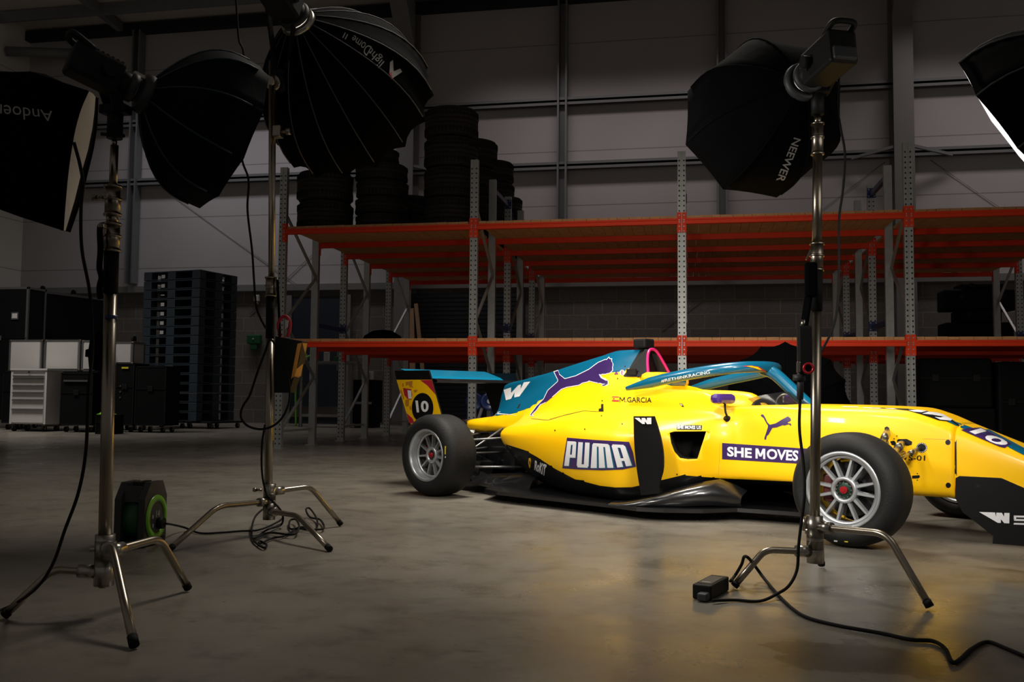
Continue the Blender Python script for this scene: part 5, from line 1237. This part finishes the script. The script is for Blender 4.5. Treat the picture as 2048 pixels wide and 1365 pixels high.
# white drawer cabinet
YC = 14.25; cx, w = span(20, 92, 800, YC); zt = at(55, 738, YC).z
t = thing('tool_cabinet', 'white steel drawer cabinet on castors standing before the grey cases', 'tool cabinet', (cx, YC, 0))
s = MB(); s.box((0, .22, (zt+.13)/2), (w, .40, zt-.13), 'whitesteel'); s.box((0, .21, zt-.01), (w+.02, .44, .03), 'whitesteel')
for x in (-1, 1): s.box((x*(w/2-.02), .012, (zt+.13)/2), (.04, .02, zt-.13), 'whitesteel')
s.build('body', t)
zz = zt-.11; hs = [.055, .105, .11, .115, .15, .22]; tot = sum(hs); k_ = (zt-.13-.13)/tot
for i, hh in enumerate(hs):
    hh *= k_; d = MB(); d.box((0, .008, zz-hh/2), (w-.09, .02, hh-.012), 'whitesteel'); dr = d.build('drawer', t)
    q = MB(); q.box((0, -.012, zz-.014), (w-.10, .03, .014), 'alu'); q.build('pull_rail', dr); zz -= hh
s = MB(); s.cyl((0, -.012, zt-.06), (0, .01, zt-.06), .012, 'plastic', 12); s.build('lock', t)
castors(t, [(-w/2+.06, .06), (w/2-.06, .06), (-w/2+.06, .38), (w/2-.06, .38)], .055)
# grey cases
def grey_case(label, x0, x1, y0, y1, Y, grp='grey laminate equipment cases', z0=None):
    cx, w = span(x0, x1, (y0+y1)/2, Y); za, zb = at(x0, y1, Y).z, at(x0, y0, Y).z
    if z0 is not None: za = z0
    t = thing('equipment_case', label, 'case', (cx, Y, za), 0, grp); s = MB(); edged_box(s, w, .38, zb-za, 0, 'casepanel', 'alu', .035); s.build('shell', t); corners(t, w, .38, zb-za, 0)
    f = MB(); f.box((0, -.004, (zb-za)*.5), (w-.09, .008, zb-za-.09), 'casepanel'); f.build('front_panel', t)
    return t, za, zb
def trunk(label, x0, x1, ytop, Y, d, name='flight_case', cat='flight case', z0=0.0, wheels=True, grp=None, ztop=None):
    cx, w = span(x0, x1, 760, Y); zt = ztop if ztop is not None else at((x0+x1)/2, ytop, Y).z
    t = thing(name, label, cat, (cx, Y, z0), 0, grp); s = MB(); b = .12 if wheels else 0; edged_box(s, w, d, zt-z0-b, b, 'boardblack', 'alu' if name == 'flight_case' else 'plastic', .04 if name == 'flight_case' else .022); s.build('shell', t)
    l = MB(); zc = b+(zt-z0-b)*.62; l.box((0, -.004, zc), (w*.98, .006, .012), 'plastic'); l.build('lid_seam', t)
    l = MB(); l.bbox((w*.0, -.008, zc), (.10, .014, .09), .004, 'alu' if name == 'flight_case' else 'plastic'); l.build('butterfly_latch', t)
    if wheels: castors(t, [(-w/2+.08, .08), (w/2-.08, .08), (-w/2+.08, d-.08), (w/2-.08, d-.08)])
    return t, zt
YG = 14.80
tt_, zt_ = trunk('low black trunk under the two grey cases, behind the white cabinet', 6, 196, 743, YG, .42, 'storage_chest', 'chest')
grey_case('left grey case of the pair above the white cabinet', 18, 84, 680, 740, YG, z0=zt_+.002)
grey_case('right and brightest grey case of the pair above the white cabinet', 89, 160, 680, 745, YG, z0=zt_+.002)
grey_case('narrow grey case half hidden behind the nearest stand', 163, 190, 681, 745, YG, z0=zt_+.002)
# tall black flight cases behind
t, z_ = trunk('tall black flight case cut by the left edge of the photo', -60, 50, 575, 15.35, .5)
s = MB(); s.box((.33, -.012, z_-.55), (.15, .01, .14), 'alu'); s.box((.33, -.018, z_-.55), (.11, .006, .09), 'label'); s.build('recessed_plate', t)
P1, P2 = at(62, 577, 16.1), at(235, 602, 18.24); a = math.atan2(P2.y-P1.y, P2.x-P1.x); Lc = (Vector((P2.x, P2.y))-Vector((P1.x, P1.y))).length; mid = (P1+P2)/2
t = thing('flight_case', 'long black flight case with pale metal edges, standing behind the grey cases', 'flight case', (mid.x, mid.y, 0), a)
s = MB(); edged_box(s, Lc, .55, P1.z-.14, .12, 'boardblack', 'alu', .045); s.build('shell', t)
s = MB(); s.box((-Lc/2+.22, -.006, P1.z-.52), (.17, .01, .15), 'alu'); s.box((-Lc/2+.22, -.012, P1.z-.52), (.12, .006, .10), 'label'); s.build('recessed_plate', t)
castors(t, [(-Lc/2+.1, .08), (Lc/2-.1, .08), (-Lc/2+.1, .46), (Lc/2-.1, .46)])
for px in (100, 160):
    s = MB(); q = (px-62)/(235-62); x = -Lc/2+Lc*q; s.cyl((x-.018, .25, P1.z+.06), (x+.018, .25, P1.z+.06), .055, 'rubber', 16); s.box((x, .25, P1.z+.0), (.08, .06, .03), 'steel'); s.build('upturned_castor', t)
# black trolley, chests, crate
t, z_ = trunk('black tool trolley with drawers right of the white cabinet', 122, 186, 746, 14.3, .42, 'tool_trolley', 'tool trolley')
s = MB(); cx, w = span(122, 186, 760, 14.3); s.box((0, -.012, z_-.14), (w*.8, .014, .03), 'alu'); s.build('drawer_rail', t)
t, z_ = trunk('black tool chest with a yellow mark, beside the pallet stack', 232, 268, 727, 14.6, .45, 'tool_chest', 'tool chest')
s = MB(); s.box((0, -.008, z_-.08), (.13, .008, .03), 'yellowtape'); s.build('yellow_mark', t)
for i in range(3):
    s = MB(); s.cyl((-.08, -.012, z_-.40-.1*i), (-.08, 0, z_-.40-.1*i), .014, 'alu', 10); s.build('knob', t)
trunk('wide black tool chest directly in front of the pallet stack', 271, 332, 733, 14.6, .45, 'tool_chest', 'tool chest')
tt_, zt_ = trunk('black trunk behind the two tool chests', 226, 275, 730, 15.3, .45, 'storage_chest', 'chest')
t, za, zb = grey_case('lone grey case left of the pallet stack, right of the nearest stand', 228, 266, 684, 729, 15.35, z0=zt_+.002)
s = MB(); s.cyl((.05, .2, zb-za+.06), (.09, .2, zb-za+.06), .06, 'rubber', 16); s.box((.07, .2, zb-za+.006), (.09, .07, .02), 'steel'); s.build('upturned_castor', t)
tt_, zt_ = trunk('low black crate under the yellow cloth, left of the nearest stand', 194, 224, 830, 13.8, .36, 'storage_crate', 'crate', wheels=False)
s = MB(); cx, w = span(196, 212, 820, 13.85); prof = []
for i in range(9):
    prof.append([(x/7*.24-.12, i/8*.22+.02, zt_+.003+.10*abs(math.sin(x*1.3+i*.8))*math.sin(math.pi*x/7)*math.sin(math.pi*i/8)) for x in range(8)])
s.grid(prof, 'lime'); o = s.build('safety_vest'); o.location = (cx, 13.85, 0); tag(o, 'crumpled yellow-green cloth on the low crate left of the nearest stand', 'cloth')

# stacked plastic pallets on two dollies
PA = -.2; PC = Vector((-9.4, 16.5, 0)); PW, PD, PH = 1.42, 1.12, .178
t = thing('wheeled_dolly', 'left wheeled dolly under the pallet stack', 'dolly', PC+Matrix.Rotation(PA, 3, 'Z') @ Vector((-1.05, .1, 0)), PA, 'dollies under the pallet stack')
s = MB(); s.bbox((.32, .45, .125), (.66, .9, .035), .008, 'plastic'); s.build('deck', t); castors(t, [(.06, .06), (.58, .06), (.06, .84), (.58, .84)], .05)
dup(t, PC+Matrix.Rotation(PA, 3, 'Z') @ Vector((-.34+.0, .1, 0)), PA, 'right wheeled dolly under the pallet stack')
def pallet_parts(t):
    d = MB(); d.bbox((-PW/2, PD/2, PH-.011), (PW-.03, PD-.03, .022), .004, 'navy'); d.build('deck', t)
    for x, w in ((-.10, .20), (-PW/2, .20), (-PW+.10, .20)):
        for y, dd in ((.09, .18), (PD/2, .20), (PD-.09, .18)):
            b = MB(); b.bbox((x, y, PH*.5), (w, dd, PH), .010, 'navy'); b.build('foot', t)
    for x in (-PW*.285, -PW*.715):
        b = MB(); b.box((x, PD/2, PH*.5-.012), (PW*.5-.26, .03, PH-.026), 'navy'); b.build('skirt', t)
    for y in (PD*.29, PD*.71):
        b = MB(); b.box((-PW/2, y, PH*.5-.012), (.03, PD*.5-.24, PH-.026), 'navy'); b.build('skirt', t)
    for x, y, sx, sy in ((-PW/2, .03, PW-.02, .05), (-.03, PD/2, .05, PD-.02)):
        b = MB(); b.box((x, y, .011), (sx, sy, .016), 'navy'); b.build('bottom_rail', t)
NP = 16; words = ['bottom', 'second', 'third', 'fourth', 'fifth', 'sixth', 'seventh', 'eighth', 'ninth', 'tenth', 'eleventh', 'twelfth', 'thirteenth', 'fourteenth', 'fifteenth', 'top']
t0 = None
for i in range(NP):
    lab = '%s dark plastic pallet%s of the tall stack' % (words[i], '' if i in (0, 15) else ' from the bottom')
    z = .146+i*(PH+.008)
    if t0 is None:
        t0 = thing('plastic_pallet', lab, 'pallet', (PC.x, PC.y, z), PA, 'dark plastic pallets in the tall stack'); pallet_parts(t0)
    else: o = dup(t0, (PC.x, PC.y, z), PA, lab)
par = {o['label']: o for o in S.objects if o.get('category') == 'pallet'}
for o in list(par.values()):
    i = [k for k, w in enumerate(words) if o['label'].startswith(w+' ')][0]
    if i in (15, 14, 12, 11, 10, 9, 13):
        f = MB(); h = .07 if i != 13 else .02
        f.box((-PW*.66, .02, .075), (.09, .004, h), 'label'); f.build('paper_label', o)
    if i in (15, 14):
        f = MB(); f.box((-.03, PD*.62, .09), (.004, .12, .05 if i == 15 else .02), 'label'); f.build('paper_label', o)

# bench and things behind the racking
YB = 18.3; cx, w = span(596, 702, 780, YB); zb = at(640, 722, YB).z
t = thing('workbench', 'grey workbench seen through the racking before the blue door', 'workbench', (cx, YB, 0))
s = MB(); s.box((0, .35, zb-.03), (w, .7, .05), 'steelgrey'); s.build('top', t)
for x in (-1, 1):
    for y in (.05, .65):
        s = MB(); s.box((x*(w/2-.05), y, (zb-.055)/2), (.06, .06, zb-.055), 'steelgrey'); s.build('leg', t)
s = MB(); s.box((0, .05, .25), (w-.1, .04, .05), 'steelgrey'); s.build('rail', t)
for lab, px, dz, col, ww in (('small white carton standing on the workbench', 608, .16, 'label', .10), ('white box on the workbench before the blue door', 653, .20, 'label', .11), ('small green box on the workbench', 674, .10, 'green', .12)):
    c, _ = span(px, px+1, 715, YB+.3); s = MB(); s.bbox((0, 0, dz/2), (ww, .08, dz), .006, col); o = s.build('carton'); o.location = (c, YB+.3, zb-.003); tag(o, lab, 'box')
s = MB(); c = at(612, 705, YB+.15); s.tube(smooth_path([(c.x+.1, YB+.15, zb+.12), (c.x, YB+.1, zb+.06), (c.x-.08, YB-.04, zb-.02), (c.x-.12, YB-.06, zb-.6), (c.x-.10, YB-.05, .02)], 6), .02, 'lime', 8); o = s.build('hose'); tag(o, 'yellow-green hose hanging over the left end of the workbench', 'hose')
cx, w = span(706, 746, 790, 18.4); t = thing('storage_cabinet', 'low black cabinet right of the workbench, behind the racking', 'cabinet', (cx, 18.4, 0))
s = MB(); zc = at(720, 760, 18.4).z; s.box((0, .3, (zc+.1)/2), (w, .6, zc-.1), 'boardblack'); s.build('body', t)
s = MB(); s.box((0, -.004, .52), (w*.9, .012, .05), 'alu'); s.build('rail', t); s = MB(); s.box((0, .3, .05), (w*.9, .5, .1), 'plastic'); s.build('plinth', t)
s = MB(); s.bbox((0, 0, .09), (.18, .2, .18), .01, 'label'); o = s.build('carton'); o.location = (cx, 18.7, zc+.001); tag(o, 'pale carton on the low black cabinet', 'box')
YD = 13.5
s = MB(); c = at(765, 690, YD); s.lathe((c.x, YD, 1.389), (0, 0, 1), [(.0, .30), (.15, .28), (.28, .20), (.33, .08), (.34, 0), (0, 0)], 'fabric', 28); o = s.build('fabric_bundle'); tag(o, 'rounded black bundle lying on the lower deck of the middle racking run', 'bundle')
for lab, a_, b_, wd in (('broad timber plank leaning at the dark shutter', (822, 618), (826, 820), .14), ('thin timber length leaning right of the broad plank', (832, 608), (853, 820), .08)):
    p, q = at(*a_, 20.1), at(*b_, 19.6); q = q+(q-p)*((.01-q.z)/(q.z-p.z)); s = MB(); s.bar(q, p, wd, .05, 'oldwood', up=(0, 1, 0)); o = s.build('timber_plank'); tag(o, lab, 'plank')
# blue two-wheeled trolley under the rack
YT = 11.35; b = at(958, 803, YT)
t = thing('hand_trolley', 'blue hand trolley with two blue wheels under the racking, behind the rear wing', 'trolley', (b.x, YT, 0))
for dx in (-.06, .13):
    s = MB(); s.lathe((dx, 0, b.z), (.35, -1, 0), [(.03, -.02), (.085, -.02), (.10, -.03), (.115, -.012), (.115, .012), (.10, .03), (.085, .02), (.03, .02)], 'bluemetal', 28, closed=True); s.cyl((dx, 0, b.z), (dx+.01, -.03, b.z), .03, 'label', 14); s.build('wheel', t)
s = MB(); s.bar((-.14, .05, .0), (-.14, .05, .85), .05, .05, 'bluemetal'); s.bar((-.14, .05, b.z), (.17, .05, b.z), .03, .03, 'bluemetal'); s.bar((.17, .05, 0), (.17, .05, .85), .05, .05, 'bluemetal'); s.build('frame', t)
# black dome behind the car, resting on the floor
A_ = Vector((at(1566, 800, 9.55).x, 9.35, .645))
softbox('big black dome softbox resting on the floor behind the cockpit', A_, A_+Vector((.06, .55, 0)), .63, 16, .0, 'fabric', 'fabric', 0, .08, 2.4, cap=True)
# black cases right of it
def black_case(label, x0, x1, Y, d, za, zb, grp='black cases at the right'):
    cx, w = span(x0, x1, 700, Y); t = thing('transit_case', label, 'case', (cx, Y, za), 0, grp)
    s = MB(); s.bbox((0, d/2, (zb-za)/2), (w, d, zb-za), .03, 'boardblack'); s.build('shell', t)
    s = MB(); s.box((0, -.004, (zb-za)*.6), (w*.96, .01, .012), 'plastic'); s.build('lid_seam', t)
    for x in (-.28, .28):
        s = MB(); s.bbox((w*x, -.008, (zb-za)*.6), (.07, .016, .08), .004, 'plastic'); s.build('latch', t)
    return t
black_case('broad black case on the floor under the racking, above the nose of the car', 1838, 1990, 11.15, .7, 0, .60)
black_case('broad black case stacked on the one above the nose of the car', 1838, 1985, 11.15, .7, .602, 1.16)
black_case('black case on the floor at the right edge, under the racking', 1994, 2120, 11.15, .7, 0, 1.12)
YS = 18.6; zs = [at(1950, y, YS).z for y in (700, 645, 620, 578, 566)]
black_case('lower black case of the stack before the block wall, right of the fourth upright', 1892, 2030, YS, .6, 0, zs[1])
black_case('narrow black case in the middle of the stack by the block wall', 1920, 2006, YS, .6, zs[1]+.002, zs[2])
black_case('wide upper black case of the stack by the block wall', 1892, 2042, YS, .6, zs[2]+.002, zs[3])
black_case('small black case on top of the stack by the block wall', 1926, 2014, YS, .6, zs[3]+.002, zs[4])
